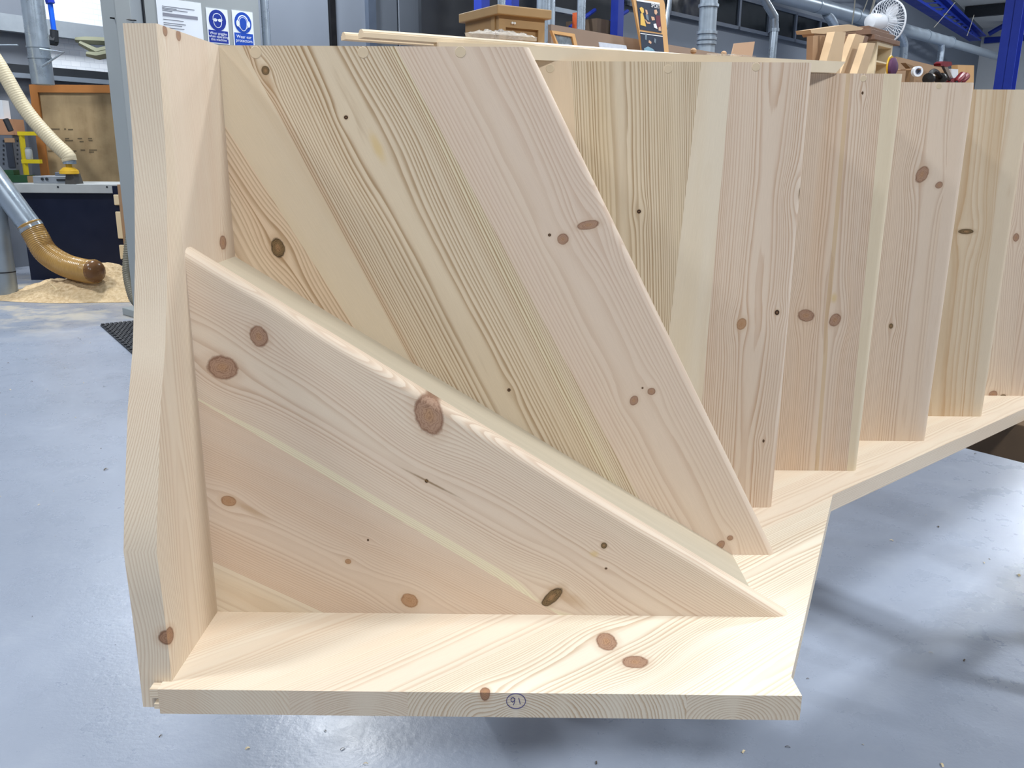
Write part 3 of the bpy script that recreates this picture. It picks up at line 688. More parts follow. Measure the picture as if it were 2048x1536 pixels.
# poster board with two prints
pb = empty('poster_board', BF @ LQ(1310,122,.1)); tag(pb, 'tall pale board with two colour magazine pictures stuck on it', 'poster')
plate('board', [(1262,-14), (1322,-6), (1326,2), (1328,9), (1337,122), (1287,122)], .10, .012, m_lp, pb)
PS = .10+.007
m_nv = plain('print_navy', srgb(44,54,72), .4, 0, .2, 30)
def pp(px, mat, nm, ds=0.): plate(nm, px, PS+ds, .001, mat, up_)
up_ = plate('upper_print', [(1273,2), (1319,9), (1323,66), (1280,59)], PS, .001, m_nv, pb)
mY = plain('print_yellow', srgb(222,186,96), .4); mM = plain('print_maroon', srgb(96,48,62), .4); mS = plain('print_skin', srgb(206,168,140), .4); mW = plain('print_white', srgb(226,230,236), .4); mG = plain('print_grey', srgb(112,128,142), .4)
pp([(1273,-2), (1319,5.5), (1319.5,9), (1273,2)], mW, 'white_edge', .001)
pp([(1281,27), (1285,25), (1288,35), (1290,44), (1292,53), (1281,50)], mY, 'yellow_coat', .001)
pp([(1279,16), (1283,14), (1287,17), (1288,25), (1284,27), (1281,22)], mY, 'yellow_hood', .0015)
pp([(1289,38), (1292,40), (1295,44), (1301,45), (1300,48), (1294,47)], mS, 'hand', .0015)
pp([(1290,19), (1294,20), (1296,28), (1293,30)], mS, 'face', .0015); pp([(1302,33), (1308,34), (1310,40), (1304,41)], mS, 'face', .0015)
pp([(1291,29), (1296,30), (1298,42), (1293,38)], mG, 'grey_coat', .001)
pp([(1308,20), (1313,19), (1315,25), (1312,30), (1309,27)], mS, 'face', .0015)
pp([(1311,31), (1320,31), (1323,57), (1314,54), (1312,44)], mM, 'maroon_coat', .001)
pp([(1307,48), (1312,47), (1315,58), (1308,55)], mW, 'paper', .0018); pp([(1317,55), (1321,53), (1322,62), (1317,61)], mS, 'hand', .0018)
up_ = plate('lower_print', [(1280,63), (1325,69), (1330,122), (1286,122)], PS, .001, m_nv, pb)
pp([(1280.5,66), (1325.2,72), (1325.4,73.6), (1280.7,67.6)], mW, 'white_line', .001)
pp([(1290,68), (1294,67), (1293,80), (1290,79)], mG, 'shape', .001); pp([(1309,76), (1312,79), (1311,87), (1308,84)], mG, 'shape', .001)
pp([(1298,80), (1303,84), (1302,88), (1297,85)], mS, 'shape', .001); pp([(1288,97), (1296,93), (1306,98), (1314,108), (1290,112)], plain('print_blue', srgb(120,160,182), .4), 'shape', .001)
def text_mesh(txt, size, mat, name, m, parent, align='CENTER'):
    cu = bpy.data.curves.new(name, 'FONT'); cu.body = txt; cu.size = size; cu.align_x = align; cu.align_y = 'CENTER'; cu.extrude = .0004; cu.space_line = .85
    tmp = bpy.data.objects.new('t', cu); C.objects.link(tmp)
    dg = bpy.context.evaluated_depsgraph_get(); me = bpy.data.meshes.new_from_object(tmp.evaluated_get(dg))
    bpy.data.objects.remove(tmp); o = bpy.data.objects.new(name, me); o.data.materials.clear(); o.data.materials.append(mat)
    return link(o, m, parent)
q = LQ(1311,12.5,PS+.003)
text_mesh('SPORT', .028, mW, 'lettering', BF @ T(q, rx=math.pi/2), pb)
# cardboard square, pegs on the shelf
o = plate('cardboard_square', [(1455,140), (1468,87), (1509,83), (1499,140)], .12, .006, plain('kraft_board', srgb(178,148,122), .7, 0, .06)); tag(o, 'plain brown cardboard square leaning beside the grey pipe', 'cardboard')
for px, lab in ((1387,'small turned wooden peg standing left of the other by the grey pipe'), (1448,'small turned wooden peg standing next to the cardboard square')):
    q = LQ(px,100,.1); z1 = LQ(px,96 if px < 1400 else 102,.1).z
    o = MB().lathe([(.022,0),(.022,z1-CT-.05),(.010,z1-CT-.045),(.010,z1-CT-.03),(.018,z1-CT-.022),(.018,z1-CT-.01),(.008,z1-CT),(0,z1-CT)], 16, T((q.x, -.1, CT))).build('turned_peg', m_mdf2, None, BF, True, True); tag(o, lab, 'peg')

# ------------------------------------------------------------------ wooden rack, offcuts, fan, boxes on the right
m_pa = plain('pale_offcut', srgb(192,164,130), .55, 0, .1, 9); m_pb = plain('tan_offcut', srgb(160,128,98), .55, 0, .12, 9); m_pc = plain('brown_offcut', srgb(116,88,70), .55, 0, .14, 9)
SS = .3
def bar(name, px, s, th, mat, parent=None):
    q = [LQ(*p, s) for p in px]; return slabq(MB(), q, th).build(name, mat, parent, BF, center=parent is None)
rkb = empty('slatted_rack', BF @ LQ(1650,145,SS)); tag(rkb, 'small slatted wooden stool-like rack with moulded top board', 'rack')
bar('top_board', [(1606,61), (1684,50), (1713,57), (1709,61), (1634,69), (1608,68)], SS, .10, m_pa, rkb)
bar('rail', [(1615,68), (1700,62), (1700,66), (1618,74)], SS, .08, m_pb, rkb)
for x0, x1, s in ((1620,1630,.42), (1634,1645,.42), (1621,1632,.16), (1690,1702,.16)):
    bar('leg', [(x0,72), (x1,72), (x1-3,172), (x0-3,172)], s, .04, m_pb, rkb)
for i, (px, s, mt, lab) in enumerate((
    ([(1662,64), (1684,65), (1668,170), (1632,170)], .50, m_pa, 'broad pale offcut leaning against the slatted rack'),
    ([(1704,68), (1722,73), (1690,172), (1664,172)], .46, m_pa, 'long tan offcut leaning in the middle of the leaning offcuts'),
    ([(1722,71), (1730,74), (1702,172), (1690,172)], .40, m_pc, 'dark thin offcut leaning between two paler ones'),
    ([(1727,86), (1743,87), (1718,172), (1698,172)], .56, m_pa, 'rightmost leaning pale offcut beside the open box'))):
    o = bar('leaning_offcut', px, s, .05, mt); tag(o, lab, 'offcut', 'offcuts leaning on the slatted rack')
# open white box with brown boards stacked on it
bxo = empty('open_box', BF @ LQ(1755,140,.15)); tag(bxo, 'pale open-fronted wooden box holding up the brown boards', 'box')
SB = .15
x0, x1, z0, z1 = LQ(1738,120,SB).x, LQ(1770,120,SB).x, CT, LQ(1755,86,SB).z
mwb = plain('pale_ply', srgb(222,204,170), .5, 0, .06)
for nm, lo, hi in (('top', (x0, -.2, z1-.03), (x1, .1, z1)), ('side', (x0, -.2, z0), (x0+.025, .1, z1-.03)), ('side', (x1-.025, -.2, z0), (x1, .1, z1-.03)), ('back', (x0+.025, .08, z0), (x1-.025, .1, z1-.03)), ('shelf', (x0+.025, -.19, LQ(1755,124,SB).z-.012), (x1-.025, .08, LQ(1755,124,SB).z))):
    MB().box(lo, hi).build(nm, mwb, bxo, BF)
zc = z1
for k, (dx0, dx1, h, yy) in enumerate(((-.12, .10, .034, -.16), (-.16, .02, .04, -.14), (-.1, .0, .03, -.1))):
    o = MB().box((x0+dx0, yy-.06, zc), (x1+dx1, yy+.16, zc+h), ch=.003).build('brown_board', m_pc, None, BF, center=True)
    tag(o, ('dark brown board, lowest of the stack on the open box', 'dark brown board in the middle of the stack on the box', 'short dark brown board on top of the stack under the fan')[k], 'board', 'brown boards under the fan'); zc += h
zc = LQ(1755,124,SB).z
random.seed(3)
zz = CT; xx = LQ(1732,130,.45).x
for k in range(9):
    ln = random.uniform(.16, .26); h = .022
    o = MB().box((0, 0, 0), (ln, .035, h)).build('trim_offcut', m_pa if k % 3 else m_pb, None, BF @ T((xx+random.uniform(-.02, .06), -.42+random.uniform(-.03, .03), zz), rz=random.uniform(-.25, .25)))
    tag(o, 'short trim offcut, '+('lowest','second from the bottom','third from the bottom','fourth from the bottom','in the middle','fourth from the top','third from the top','second from the top','topmost')[k]+' of the loose pile right of the leaning offcuts', 'offcut', 'loose trim offcuts'); zz += h+.001
# grinder-like purple object with a yellow rim
q = LQ(1780,135,.35); o_p = empty('sanding_pad', BF @ Vector((q.x, -.35, CT))); tag(o_p, 'purple round sanding pad with yellow rim beside the trim offcuts', 'sanding pad')
rr = .07; zq = q.z
MB().lathe([(rr*.6,0),(rr,.01),(rr,.03),(rr*.5,.05),(0,.05)], 20, T((q.x, -.35, zq), rx=math.pi/2)).build('pad', plain('purple_abrasive', srgb(84,50,80), .7), o_p, BF, True)
MB().lathe([(rr*1.05,.0),(rr*1.12,.006),(rr*1.05,.012),(rr*.95,.012)], 20, T((q.x+.0, -.345, zq+.01), rx=math.pi/2)).build('rim', plain('yellow_plastic', srgb(214,168,40), .4), o_p, BF, True)
MB().box((q.x-.02, -.36, CT), (q.x+.02, -.34, zq)).build('stand', DARK, o_p, BF)
# desk fan
WHT = plain('white_plastic', srgb(222,226,232), .35, 0, .04)
SF = -.05
fc = LQ(1774,43,SF); R_ = (LQ(1774,-3,SF).z-LQ(1774,88,SF).z)/2
fan = empty('desk_fan', BF @ Vector((fc.x-.2, -SF, CT))); tag(fan, 'white desk fan with round cage standing on the stacked boards', 'fan')
fdir = (Vector((.80, .10, -.55))).normalized()           # axis, building frame, roughly sideways to us
ax = (BFI.to_3x3() @ (RT*.84 + FW*.50 + UP*.22)).normalized()
zq_ = ax.to_track_quat('Z', 'Y').to_matrix().to_4x4(); FM = Matrix.Translation(fc) @ zq_
cage = MB()
for sgn in (1, -1):
    for k in range(36):
        a = 2*math.pi*k/36; pts = []
        for i in range(6):
            u = i/5; r = R_*(.2+.8*u); pts.append(FM @ Vector((r*math.cos(a), r*math.sin(a), sgn*.065*math.sqrt(max(0, 1-u**2.6)))))
        cage.tube(pts, .0022, 4, caps=False)
cage.build('cage', WHT, fan, BF, True)
MB().tube([FM @ Vector((R_*math.cos(2*math.pi*k/40), R_*math.sin(2*math.pi*k/40), 0)) for k in range(41)], .008, 8).build('cage_rim', WHT, fan, BF, True)
for k in range(3):
    bl = MB(); vs = []
    for i in range(7):
        u = i/6; r = R_*(.16+.70*u); w_ = .55*math.sin(math.pi*min(.98, .25+.72*u))
        for j in range(5):
            a = 2*math.pi*k/3 + w_*(j/4-.5)*1.7; vs.append(FM @ Vector((r*math.cos(a), r*math.sin(a), (j/4-.5)*.05)))
    bl.add(vs, [(i*5+j, i*5+j+1, (i+1)*5+j+1, (i+1)*5+j) for i in range(6) for j in range(4)])
    bl.build('blade', WHT, fan, BF, True)
MB().lathe([(0,.07),(.05,.068),(.055,.05),(.055,-.05),(.03,-.06)], 20, FM).build('hub', WHT, fan, BF, True)
MB().lathe([(.045,-.065),(.062,-.075),(.066,-.10),(.066,-.21),(.055,-.235),(.03,-.245),(0,-.245)], 24, FM).build('motor', WHT, fan, BF, True)
mc = FM @ Vector((0, 0, -.16))
MB().tube([mc+Vector((0,0,-.05)), Vector((mc.x, mc.y, zc if False else CT+.02))], .02, 12).build('stand', WHT, fan, BF, True)
MB().lathe([(.13,0),(.13,.015),(.05,.03),(.03,.03)], 24, T((mc.x, mc.y, CT))).build('base', WHT, fan, BF, True)
MB().tube([mc+Vector((0,0,.05)), mc+Vector((0,0,.09))], .007, 8).build('knob', WHT, fan, BF, True)
# items by the second back board: batten, tape roll, ear defenders, clamps, blocks
SE = .18
o = bar('upright_batten', [(1806,126), (1829,135), (1825,139), (1820,190), (1812,190), (1817,138)], SE, .04, plain('dark_timber', srgb(128,98,66), .6)); tag(o, 'dark timber T-shaped batten leaning by the tape roll', 'batten')
tc = LQ(1834,143,SE+.1); tr = (LQ(1834,132,SE+.1).z-LQ(1834,154,SE+.1).z)/2
tp = empty('tape_roll', BF @ tc); tag(tp, 'white roll of tape hanging from a peg on the batten', 'tape')
MB().lathe([(tr*.62,-.02),(tr,-.02),(tr,.02),(tr*.62,.02),(tr*.62,-.02)], 28, T(tc, rx=math.pi/2, rz=-.75)).build('tape', WHT, tp, BF, True)
MB().lathe([(tr*.5,-.021),(tr*.63,-.021),(tr*.63,.021),(tr*.5,.021),(tr*.5,-.021)], 28, T(tc, rx=math.pi/2, rz=-.75)).build('core', plain('grey_card', srgb(120,128,150), .6), tp, BF, True)
MB().tube([tc+Vector((0,.16,tr*.45)), tc+Vector((0,-.03,tr*.45))], .007, 8).build('peg', m_pb, tp, BF)
ea = empty('ear_defenders', BF @ LQ(1868,160,SE)); tag(ea, 'black ear defenders lying on the cupboard in front of the board', 'ear defenders')
MB().tube([LQ(1857+26*(i/12), 158-16*math.sin(math.pi*(i/12)**.8), SE) for i in range(13)], .022, 8).build('headband', plain('black_plastic', (0,0,0)), ea, BF, True)
for px in (1858, 1882):
    q = LQ(px,158,SE); MB().lathe([(0,-.035),(.05,-.03),(.055,0),(.045,.03),(0,.032)], 16, T((q.x, -SE, q.z), ry=math.pi/2)).build('cup', plain('black_plastic', (0,0,0)), ea, BF, True)
    MB().box((q.x-.03, -SE-.03, CT), (q.x+.03, -SE+.03, q.z-.04)).build('cup_pad', DARK, ea, BF)
RED = plain('red_clamp', srgb(120,26,36), .4, 0, .1)
clp = empty('bar_clamp', BF @ LQ(1890,165,SE)); tag(clp, 'red bar clamp with steel bar leaning upright against the board', 'clamp')
MB().tube([LQ(1888,131,SE), LQ(1905,165,SE)], .026, 4).build('bar', GALV, clp, BF)
MB().tube([LQ(1884,131,SE+.02), LQ(1901,165,SE+.02)], .012, 4).build('bar_edge', DARK, clp, BF)
bar('jaw', [(1874,127), (1880,123), (1896,124), (1898,131), (1888,134), (1875,132)], SE, .06, RED, clp)
bar('jaw', [(1893,163), (1903,156), (1909,162), (1912,185), (1890,185)], SE, .06, RED, clp)
for i, (p0, p1, lab) in enumerate((((1913,164), (1926,149), 'red clamp handle on the left of the pair by the wooden block'), ((1921,164), (1934,151), 'red clamp handle on the right of the pair by the wooden block'))):
    a_, b_ = LQ(*p0, SE+.15), LQ(*p1, SE+.15); dn = Vector((a_.x, a_.y, CT))
    c_ = empty('clamp', BF @ dn); tag(c_, lab, 'clamp', 'red clamps')
    MB().tube([a_, a_.lerp(b_, .2), a_.lerp(b_, .9), b_], [.02, .034, .034, .02], 10).build('handle', RED, c_, BF, True)
    MB().tube([dn, a_+Vector((0,0,.01))], .014, 8).build('screw', DARK, c_, BF, True)
o = bar('timber_block', [(1909,130), (1942,131), (1941,185), (1910,185)], .05, .06, plain('pine_block', srgb(196,154,104), .5, 0, .12, 6)); tag(o, 'upright pine board end standing right of the red clamps', 'block')
o = bar('white_block', [(1897,138), (1911,139), (1910,185), (1899,185)], .08, .05, WHT); tag(o, 'white block standing between the bar clamp and the pine board', 'block')
# hanging cords
for (x0, y0, x1, y1, r, lab) in ((1711,-10,1704,50,.006,'speckled cord hanging above the slatted rack'), (1752,-12,1740,30,.012,'thick rope hanging behind the fan motor'), (1738,-10,1726,24,.005,'thin cord hanging left of the thick rope'), (1910,5,1868,55,.004,'pale cord slanting down across the blue rafter'), (1948,30,1934,72,.004,'short pale cord slanting near the foot of the rafter')):
    o = MB().tube([LQ(x0,y0,-.6), LQ((x0+x1)/2+.6,(y0+y1)/2,-.6), LQ(x1,y1,-.6)], r, 6).build('ceiling_rope', plain('rope', srgb(128,126,118), .8, 0, .25, 80), None, BF, True, True); tag(o, lab, 'cord')

# ------------------------------------------------------------------ lengths of moulding lying on the tread ends
mp1 = plain('moulding_pine', srgb(230,212,184), .5, 0, .06, 20)
def moulding(name, a, b, z0, w, h, lab, ogee=True, miter=0.):
    a, b = Vector((*a, z0)), Vector((*b, z0)); d = (b-a); L = d.length; m = T(a, math.atan2(d.y, d.x))
    prof = [(-w/2,0),(w/2,0),(w/2,h*.55),(w/2-.003,h*.62),(w/2-.003,h*.75),(w/2-.008,h),(-w/2+.008,h),(-w/2+.003,h*.75),(-w/2+.003,h*.62),(-w/2,h*.55)] if ogee else [(-w/2,0),(w/2,0),(w/2,h),(-w/2,h)]
    mb = MB(); n = len(prof)
    mb.add([Vector((0,y,z)) for y, z in prof]+[Vector((L-miter*(y+w/2)/w-(0 if ogee else miter*(1-z/h)),y,z)) for y, z in prof], [tuple(range(n)), tuple(range(n,2*n))[::-1]]+[(i,(i+1)%n,n+(i+1)%n,n+i) for i in range(n)])
    o = mb.build(name, mp1, None, m); return tag(o, lab, 'moulding', 'pine lengths laid across the tread ends')
HZ = ZB+HT
moulding('timber_length', (.300,.345), (1.040,.617), HZ+.0004, .030, .0206, 'plain pine length lying underneath the mouldings across the tread ends', False, .02)
moulding('timber_moulding', (.190,.290), (.893,.698), HZ+.0213, .024, .0125, 'front pine moulding with rounded top lying across the tread ends')
moulding('timber_moulding', (.158,.316), (.870,.729), HZ+.0213, .022, .0115, 'rear pine moulding, its left end sticking out furthest')
# crumpled plastic film
random.seed(11)
m_film, N, B = newmat('clear_film')
B.inputs['Base Color'].default_value = srgb(225,230,238); B.inputs['Roughness'].default_value = .12; B.inputs['Transmission Weight'].default_value = .75; B.inputs['IOR'].default_value = 1.2; B.inputs['Alpha'].default_value = .5
N.put(B.inputs['Normal'], N.bump(N.noise(N.coord(), 160, 4, .6), .6, .004))
def film(px0, px1, z0, hgt, y0, y1, lab):
    mb = MB(); nx, ny = 26, 10; vs = []
    for j in range(ny+1):
        for i in range(nx+1):
            u, v = i/nx, j/ny; e = math.sin(math.pi*u)**.6*math.sin(math.pi*v)**.7
            vs.append(Vector((px0+(px1-px0)*u, y0+(y1-y0)*v+(px0+(px1-px0)*u-px0)*.45, z0+hgt*e*(.35+.65*random.random())+.002)))
    mb.add(vs, [(j*(nx+1)+i, j*(nx+1)+i+1, (j+1)*(nx+1)+i+1, (j+1)*(nx+1)+i) for j in range(ny) for i in range(nx)])
    o = mb.build('plastic_film', m_film, None, None, True); return tag(o, lab, 'plastic film', 'clear film round the mouldings')
film(.345, .462, HZ+.0345, .013, .345, .40, 'crumpled clear plastic film wrapped round the mouldings near the chest')
film(.79, .895, HZ+.0345, .003, .62, .66, 'thin strip of clear film on the mouldings above the oval-figured tread')

# ------------------------------------------------------------------ trestles under the staircase
m_old = plain('old_timber', srgb(104,84,64), .7, 0, .2, 9)
def trestle(c, ang, L, htop, lab, splay=.16, sy=0.):
    m = T((c[0], c[1], 0), ang); e = empty('trestle', (c[0], c[1], 0), None, ang); tag(e, lab, 'trestle', 'timber trestles under the staircase')
    MB().box((-L/2, -.05, htop-.10), (L/2, .05, htop), ch=.003).build('bearer', m_old, e, m)
    for sx in (-1, 1):
        for s_ in (-1, 1):
            x = sx*(L/2-.12); a = Vector((x, s_*.055, htop-.03)); b = Vector((x+sx*.04, s_*(.055+splay), 0))
            mm = MB(); w = .03
            mm.add([b+Vector((-w,-.018,0)), b+Vector((w,-.018,0)), b+Vector((w,.018,0)), b+Vector((-w,.018,0)), a+Vector((-w,-.018,0)), a+Vector((w,-.018,0)), a+Vector((w,.018,0)), a+Vector((-w,.018,0))],
                   [(0,1,2,3),(4,5,6,7),(0,1,5,4),(1,2,6,5),(2,3,7,6),(3,0,4,7)]); mm.build('leg', m_old, e, m)
        MB().box((sx*(L/2-.12)-.012, -.12, .28), (sx*(L/2-.12)+.012, .12, .34)).build('cross_rail', m_old, e, m)
trestle((1.50, 1.42), math.atan2(-.763, .647), 1.55, ZB-.0355, 'dark timber trestle under the straight flight at the right')
trestle((.72, .90), 0, .9, ZB-.0355, 'dark timber trestle hidden under the winder end of the staircase', .06)

# ------------------------------------------------------------------ left: grey machine with safety signs
MA = Vector((-2.47, 5.52, 0)); MF = T(MA, RZ); MFI = MF.inverted()
mg = plain('machine_grey', srgb(150,156,158), .5, 0, .05, 3); mg2 = plain('machine_grey_light', srgb(164,172,178), .5, 0, .05, 3)
mach = empty('machine_cabinet', MF @ Vector((.6, .3, 0))); tag(mach, 'tall grey machine cabinet with blue safety signs behind the left string', 'machine')
MW = (MFI @ onpl(519,40,MA,N_)).x
MB().box((0, 0, .06), (.12, .22, 3.4), ch=.006).build('post', mg, mach, MF)
MB().box((.122, .02, .06), (.22, .22, 3.4), ch=.006).build('door', mg2, mach, MF)
xg = (MFI @ onpl(296,15,MA,N_)).x
MB().box((.222, .0, .06), (MW, .35, 3.4), ch=.004).build('panel', mg, mach, MF)
MB().box((.214, -.002, .06), (.224, .02, 3.4)).build('seam', DARK, mach, MF)
MB().box((-.03, -.05, 0), (MW, .36, .06), ch=.006).build('plinth', mg, mach, MF)
q = MFI @ onpl(289,350,MA,N_); MB().box((q.x-.012, -.03, q.z-.42), (q.x+.012, -.002, q.z)).build('handle', DARK, mach, MF)
q = MFI @ onpl(259,95,MA,N_); MB().box((q.x-.018, -.002, q.z-.032), (q.x+.018, -.0005, q.z+.032)).build('sticker', WHT, mach, MF)
MB().tube([Vector((-.03, .02, 2.2)), Vector((.15, -.004, 2.2))], .006, 6).build('cable_tie', plain('black_plastic', (0,0,0)), mach, MF)
PAPER = plain('sign_white', srgb(228,234,242), .4, 0, .02); BLUE = plain('sign_blue', srgb(26,74,176), .4, 0, .03); BLUE2 = plain('sign_blue_deep', srgb(28,52,148), .4, 0, .03); GREY = plain('print_midgrey', srgb(136,138,150), .5, 0, .04); INKT = plain('print_ink', srgb(90,94,106), .5)
def mpx(px, py, off=0.): return MFI @ onpl(px, py, MA+N_*off, N_)
def sign(name, tl, br, lab, cat, mat=PAPER):
    a_, b_ = mpx(*tl, .002), mpx(*br, .002)
    e = MB().box((0, -.0015, b_.z-a_.z), (b_.x-a_.x, .0015, 0)).build(name, mat, None, MF @ Matrix.Translation((a_.x, -.002, a_.z))); tag(e, lab, cat, 'signs on the grey machine')
    return e, a_, b_.x-a_.x, a_.z-b_.z
def flat(e, a_, poly, mat, nm, lvl=1):          # poly in sign coordinates (x right, z down), metres
    return MB().prism([(x, -z) for x, z in poly], 0, .0006, Matrix(((1,0,0,a_.x),(0,0,-1,-.0037-.0005*lvl),(0,1,0,a_.z),(0,0,0,1)))).build(nm, mat, e, MF)
def ell(cx, cz, rx, rz, n=28, a0=0, a1=2*math.pi): return [(cx+rx*math.cos(a0+(a1-a0)*i/n), cz+rz*math.sin(a0+(a1-a0)*i/n)) for i in range(n if a1-a0 > 6.2 else n+1)]
def rrect(x0, z0, x1, z1): return [(x0,z0),(x1,z0),(x1,z1),(x0,z1)]
# typed notice
e, a_, w_, h_ = sign('printed_notice', (311,-6), (409,100), 'white typed notice in a plastic sleeve, left of the two blue signs', 'notice')
flat(e, a_, rrect(w_*.12, h_*.30, w_*.90, h_*.37), GREY, 'grey_bar')
for k, (z, l) in enumerate(((.16,.80), (.195,.35), (.22,.62), (.25,.24), (.43,.5), (.50,.55), (.54,.45), (.60,.5), (.66,.4))):
    flat(e, a_, rrect(w_*.12, h_*z, w_*(.12+l*.9), h_*(z+.012)), INKT, 'text_line')
# goggles sign
e, a_, w_, h_ = sign('goggles_sign', (411,14.5), (459.5,90), 'blue and white sign of a face wearing goggles', 'sign')
flat(e, a_, ell(w_*.5, h_*.33, w_*.40, w_*.42), BLUE2, 'disc')
flat(e, a_, ell(w_*.5, h_*.27, w_*.215, w_*.20, 16, math.pi, 2*math.pi)+ell(w_*.5, h_*.36, w_*.20, w_*.26, 16, 0, math.pi), PAPER, 'head', 2)
flat(e, a_, ell(w_*.5, h_*.27, w_*.19, w_*.175, 16, math.pi, 2*math.pi)+ell(w_*.5, h_*.36, w_*.17, w_*.23, 16, 0, math.pi), BLUE2, 'face', 3)
for s_ in (-1, 1): flat(e, a_, ell(w_*(.5+s_*.105), h_*.325, w_*.085, w_*.062, 16), PAPER, 'goggle', 4)
flat(e, a_, rrect(w_*.26, h_*.305, w_*.74, h_*.318), PAPER, 'strap', 4)
flat(e, a_, rrect(w_*.05, h_*.62, w_*.95, h_*.97), BLUE2, 'caption_panel')
text_mesh('Wear goggles\nwhen operating\nthis machine', h_*.105, PAPER, 'lettering', MF @ T((a_.x+w_*.5, -.0052, a_.z-h_*.795), rx=math.pi/2), e)
e, a_, w_, h_ = sign('ear_protector_sign', (463,19.5), (509.5,98), 'blue and white sign of a head wearing ear protectors', 'sign')
flat(e, a_, ell(w_*.5, h_*.32, w_*.41, w_*.43), BLUE, 'disc')
flat(e, a_, ell(w_*.5, h_*.31, w_*.27, w_*.30, 28), PAPER, 'headband', 2)
flat(e, a_, ell(w_*.5, h_*.315, w_*.225, w_*.26, 28), BLUE, 'gap', 3)
flat(e, a_, ell(w_*.5, h_*.30, w_*.19, w_*.20, 16, math.pi, 2*math.pi)+ell(w_*.5, h_*.34, w_*.19, w_*.30, 16, 0, math.pi), PAPER, 'head_outline', 4)
flat(e, a_, ell(w_*.5, h_*.30, w_*.17, w_*.18, 16, math.pi, 2*math.pi)+ell(w_*.5, h_*.34, w_*.165, w_*.27, 16, 0, math.pi), BLUE, 'head', 5)
for s_ in (-1, 1): flat(e, a_, ell(w_*(.5+s_*.26), h_*.345, w_*.075, w_*.13, 16), PAPER, 'ear_cup', 6)
flat(e, a_, rrect(w_*.05, h_*.60, w_*.95, h_*.97), BLUE, 'caption_panel')
text_mesh('Wear ear\nprotectors', h_*.125, PAPER, 'lettering', MF @ T((a_.x+w_*.5, -.0052, a_.z-h_*.755), rx=math.pi/2), e)
# pipe and blue cable right of the machine
q = onpl(531,40,MA,N_); o = MB().tube([Vector((q.x, q.y, 0)), Vector((q.x, q.y, 3.6))], .035, 16).build('vertical_pipe', GALV, None, None, True, True); tag(o, 'galvanised pipe running up the right side of the grey machine', 'pipe')
MB_ = [onpl(550,-10,MA-N_*.35,N_), onpl(553,45,MA-N_*.35,N_), onpl(555,110,MA-N_*.35,N_)]
cbl = empty('blue_air_line', (MB_[0].x, MB_[0].y, 1.6)); tag(cbl, 'thin blue air line hanging right of the grey machine', 'hose')
MB().tube(MB_+[Vector((MB_[2].x, MB_[2].y, 1.6))], .006, 8).build('line', plain('blue_hose', srgb(30,80,180), .4), cbl, None, True)
q = onpl(554,65,MA-N_*.35,N_); MB().tube([q+Vector((0,0,.04)), q-Vector((0,0,.04))], .016, 8).build('coupling', plain('blue_hose', (0,0,0)), cbl, None, True)

# ------------------------------------------------------------------ left: bench, machine parts, ply board, hoses, sawdust
BY = 7.55
bz = at(100,368,BY).z; bx0, bx1 = at(22,372,BY).x, at(252,372,BY).x
bench = empty('work_bench', (bx0+.5, BY+.35, 0)); tag(bench, 'grey-topped machine bench with dark navy panel below, at the left', 'bench')
tz0 = at(100,386,BY).z
MB().box((bx0, BY, tz0), (bx1, BY+.75, bz), ch=.004).build('top', plain('bench_grey', srgb(164,168,170), .55, 0, .08), bench)
NAVY = plain('navy_panel', srgb(16,22,44), .35, 0, .25, 6)
nx0, nx1 = at(50,470,BY+.04).x, at(236,470,BY+.04).x
MB().box((nx0, BY+.04, .0), (nx1, BY+.06, tz0)).build('front_panel', NAVY, bench)
MB().box((nx0, BY+.06, .0), (nx0+.02, BY+.70, tz0)).build('side_panel', NAVY, bench); MB().box((nx1-.02, BY+.06, .0), (nx1, BY+.70, tz0)).build('side_panel', NAVY, bench)
for px in (116, 214):
    q = at(px,374,BY); MB().lathe([(.010,0),(.010,.003),(0,.004)], 10, T((q.x, BY, q.z), rx=math.pi/2)).build('screw', DARK, bench, None, True)
# plywood sheet in a timber frame leaning behind the bench
PY = 8.75
ply = empty('framed_plywood', at(150,380,PY)); ply.location.z = 0; WM[ply.name] = T((at(150,380,PY).x, PY, 0)); tag(ply, 'big stained plywood sheet in an orange timber frame behind the bench', 'panel')
px0, px1, pz = at(60,165,PY).x, at(262,175,PY).x, at(150,170,PY).z
m_ply, N, B = newmat('stained_plywood')
co = N.coord(); f1 = N.noise(co, 2.5, 5, .65); f2 = N.noise(N.vec(N.mul(N.sep(co)[0], 12.), N.mul(N.sep(co)[1], 12.), N.mul(N.sep(co)[2], 1.2)), 1, 4, .6)
N.put(B.inputs['Base Color'], N.mix(N.sm(f2, .3, .7), N.mix(N.sm(f1, .35, .65), srgb(142,118,84), srgb(178,154,116)), srgb(164,140,104))); B.inputs['Roughness'].default_value = .6
OR = plain('orange_timber', srgb(172,112,58), .5, 0, .15, 6)
MB().box((px0+.05, PY, .3), (px1, PY+.02, pz-.05)).build('sheet', m_ply, ply)
MB().box((px0, PY-.03, .0), (px0+.085, PY+.03, pz)).build('frame_side', OR, ply); MB().box((px0+.085, PY-.03, pz-.08), (px1+.1, PY+.03, pz)).build('frame_top', OR, ply)
PEN = plain('pencil_grey', srgb(96,82,60), .7)
random.seed(5)
for x0, y0, l in ((99,258,20), (128,258,4), (136,259,10), (130,277,8), (155,277,9), (176,277,8), (130,281,16), (159,283,8), (177,281,8), (95,302,16), (145,302,8), (161,300,9), (178,300,16), (178,304,10)):
    a_ = at(x0,y0,PY-.002); b_ = at(x0+l,y0,PY-.002)
    MB().box((a_.x, PY-.002, a_.z-.006), (b_.x, PY-.0005, a_.z+.006)).build('pencil_mark', PEN, ply)
